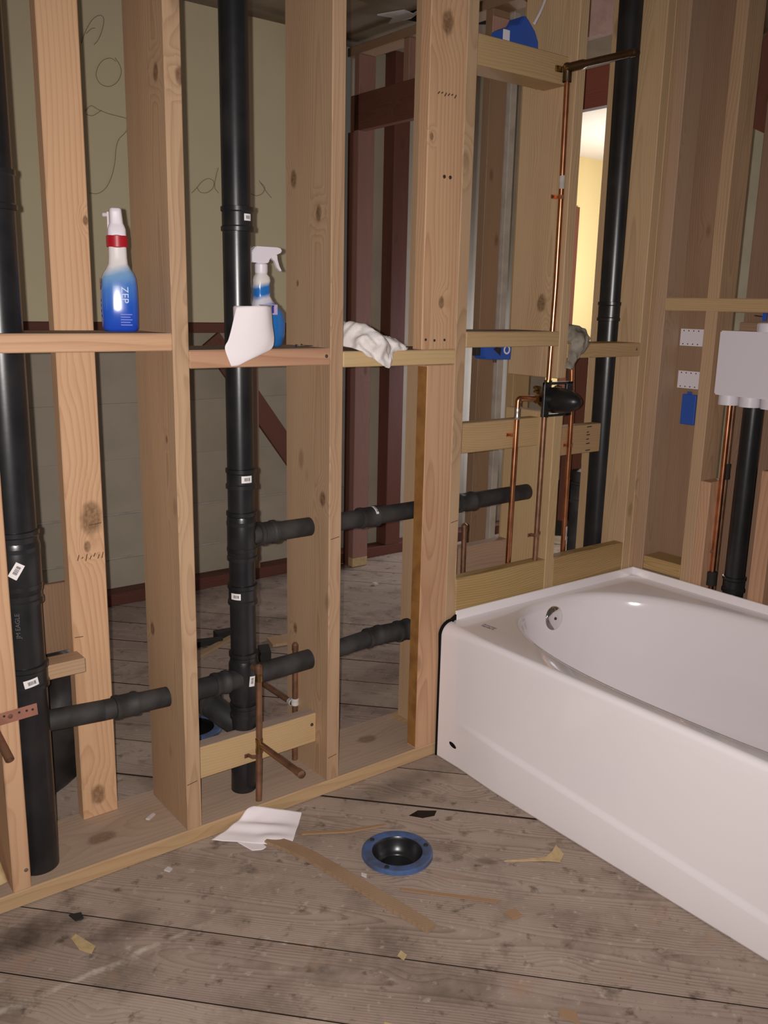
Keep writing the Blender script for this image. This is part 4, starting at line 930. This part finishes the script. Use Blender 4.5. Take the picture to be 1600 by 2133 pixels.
def stick():
    t = thing('lath_stick', (-.56, -.34, 0), 'dusty brown wooden lath lying beside the toilet flange', 'wood stick')
    cs = [(-.624, -.098, 30), (-.598, -.152, 33), (-.578, -.215, 34), (-.560, -.300, 34), (-.543, -.390, 33), (-.526, -.480, 32), (-.508, -.582, 28)]
    V, F = [], []
    for i, (x, y, wd) in enumerate(cs):
        a = Vector(cs[max(i-1, 0)][:2]); b_ = Vector(cs[min(i+1, len(cs)-1)][:2]); d = (b_-a).normalized(); nn = Vector((-d.y, d.x)); h = wd*.0005
        z0 = .0005; z1 = .0095
        for (s, z) in ((-1, z0), (1, z0), (1, z1), (-1, z1)): V.append((x+nn.x*h*s, y+nn.y*h*s, z))
    for i in range(len(cs)-1):
        k = i*4
        for j in range(4): F.append((k+j, k+(j+1) % 4, k+4+(j+1) % 4, k+4+j))
    F.append((3, 2, 1, 0)); k = (len(cs)-1)*4; F.append((k, k+1, k+2, k+3))
    bm = bmesh.new(); vv = [bm.verts.new(v) for v in V]; [bm.faces.new([vv[q] for q in f]) for f in F]; bmesh.ops.recalc_face_normals(bm, faces=bm.faces[:])
    bm_obj('lath', bm, W_STK, t)
stick()
def litter(name, pts, h, mat, label, cat='wood chip', z=0.0008):
    o = prism(name, None, [(x, y, z) for x, y in pts], (0, 0, h), mat); return tag(o, label, cat, 'wood chips and scraps on the floor')
litter('wood_shim', [(-.060, -.528), (-.074, -.566), (-.102, -.580), (-.122, -.560), (-.210, -.500), (-.118, -.548), (-.085, -.540)], .003, SHIM, 'yellow L-shaped wood shim near the tub apron')
litter('wood_splinter', [(-.545, -.112), (-.440, -.175), (-.350, -.208), (-.346, -.218), (-.440, -.187), (-.543, -.126)], .004, CHIP, 'thin reddish splinter between tissue and blue flange', 'splinter')
litter('wood_chip', [(-1.130, -.165), (-1.118, -.155), (-1.098, -.215), (-1.112, -.232), (-1.128, -.205)], .0015, SHIM, 'pale wood sliver on the dark floor stain')
litter('wood_chip', [(-.345, -.635), (-.318, -.640), (-.322, -.665), (-.345, -.660)], .006, CHIP, 'reddish wood chip beyond the lath tip')
litter('wood_chip', [(-.52, -.345), (-.515, -.338), (-.508, -.350), (-.515, -.358)], .004, TORN, 'white crumb beside the lath')
litter('plaster_crumb', [(-.880, -.062), (-.868, -.056), (-.862, -.068), (-.872, -.075)], .004, TORN, 'white plaster crumb on the floor by the plate', 'crumb')
litter('wood_chip', [(-.755, -.735), (-.742, -.722), (-.728, -.742), (-.745, -.750)], .0015, SHIM, 'tan chip near the front floor edge')
litter('wood_chip', [(-.47, -.905), (-.452, -.890), (-.435, -.915), (-.452, -.940)], .0015, CHIP, 'brown chip at the bottom of the picture')
litter('wood_chip', [(-.615, -.60), (-.600, -.592), (-.598, -.610), (-.613, -.618)], .0012, SHIM, 'small straw chip left of the lath tip')
litter('paint_flake', [(-1.110, -.090), (-1.086, -.098), (-1.088, -.118), (-1.104, -.116)], .004, LINT, 'black scrap beside the plate at lower left', 'scrap')
litter('red_splinter', [(-.475, -.430), (-.330, -.585), (-.318, -.598), (-.335, -.600), (-.478, -.440)], .0015, CHIP, 'long pinkish splinter from the lath toward the tub', 'splinter')
litter('rear_scrap', [(-.215, 1.165), (-.10, 1.14), (-.085, 1.165), (-.20, 1.20)], .02, LINT, 'dark scrap strip on the rear room floor', 'scrap')
litter('rear_scrap', [(-.105, 1.175), (-.03, 1.18), (-.02, 1.21), (-.10, 1.22)], .03, LINT, 'small dark scrap beside the strip in the rear room', 'scrap')
litter('rear_lath', [(-.26, 1.04), (-.02, 1.17), (-.03, 1.19), (-.28, 1.06)], .012, W_STK, 'brown lath piece on the rear room floor', 'wood stick')
litter('rear_lath', [(.04, 1.00), (.19, .97), (.22, 1.06), (.06, 1.08)], .010, W_FIR, 'tan board scrap behind the drain stack', 'wood stick')
litter('rear_scrap', [(-.09, .87), (-.05, .86), (-.02, .93), (-.06, .94)], .05, LINT, 'dark upright scrap behind the lower drain arm', 'scrap')
litter('plaster_crumb', [(.83, 1.40), (.85, 1.40), (.85, 1.42), (.83, 1.42)], .01, TORN, 'white crumb on the rear floor near the pink stud', 'crumb')
litter('plate_crumb', [(-.852, .105), (-.828, .118), (-.824, .112), (-.846, .098)], .004, TORN, 'white crumb on the wall plate beside the second stud', 'crumb', .0385)
for i, (x, y, a) in enumerate(((-.442, .06, 12), (-.418, .075, -20))):
    t = thing('loose_screw', (x, y, 1.186), ('bright screw lying right of the paper roll', 'dark screw lying by the stud on the shelf block')[i], 'screw', 'loose screws on the shelf')
    d = Vector((math.cos(math.radians(a)), math.sin(math.radians(a)), 0)); p = Vector((x, y, 1.1895))
    tube('shank', t, [p, p+d*.028], [.0022, .0010], (STL, RUST)[i], 8); lathe('head', t, [(0, .001), (.0045, .001), (.0045, -.001), (.002, -.003)], p, (STL, RUST)[i], -d, 12)
# black bag slumped behind the flat plank
t = thing('plastic_bag', (-1.02, .50, 0), 'black plastic bag slumped behind the flat plank', 'bag')
bm = bmesh.new(); bmesh.ops.create_icosphere(bm, subdivisions=4, radius=1)
for v in bm.verts:
    p = v.co.copy(); k = 1+.22*noise.noise(p*1.7)+.10*noise.noise(p*4.1+Vector((3, 1, 2)))
    v.co = Vector((-1.02+.20*p.x*k, .50+.13*p.y*k, max(.0, .20+.23*p.z*k)))
bm_obj('bag', bm, BAG, t, smooth=True)
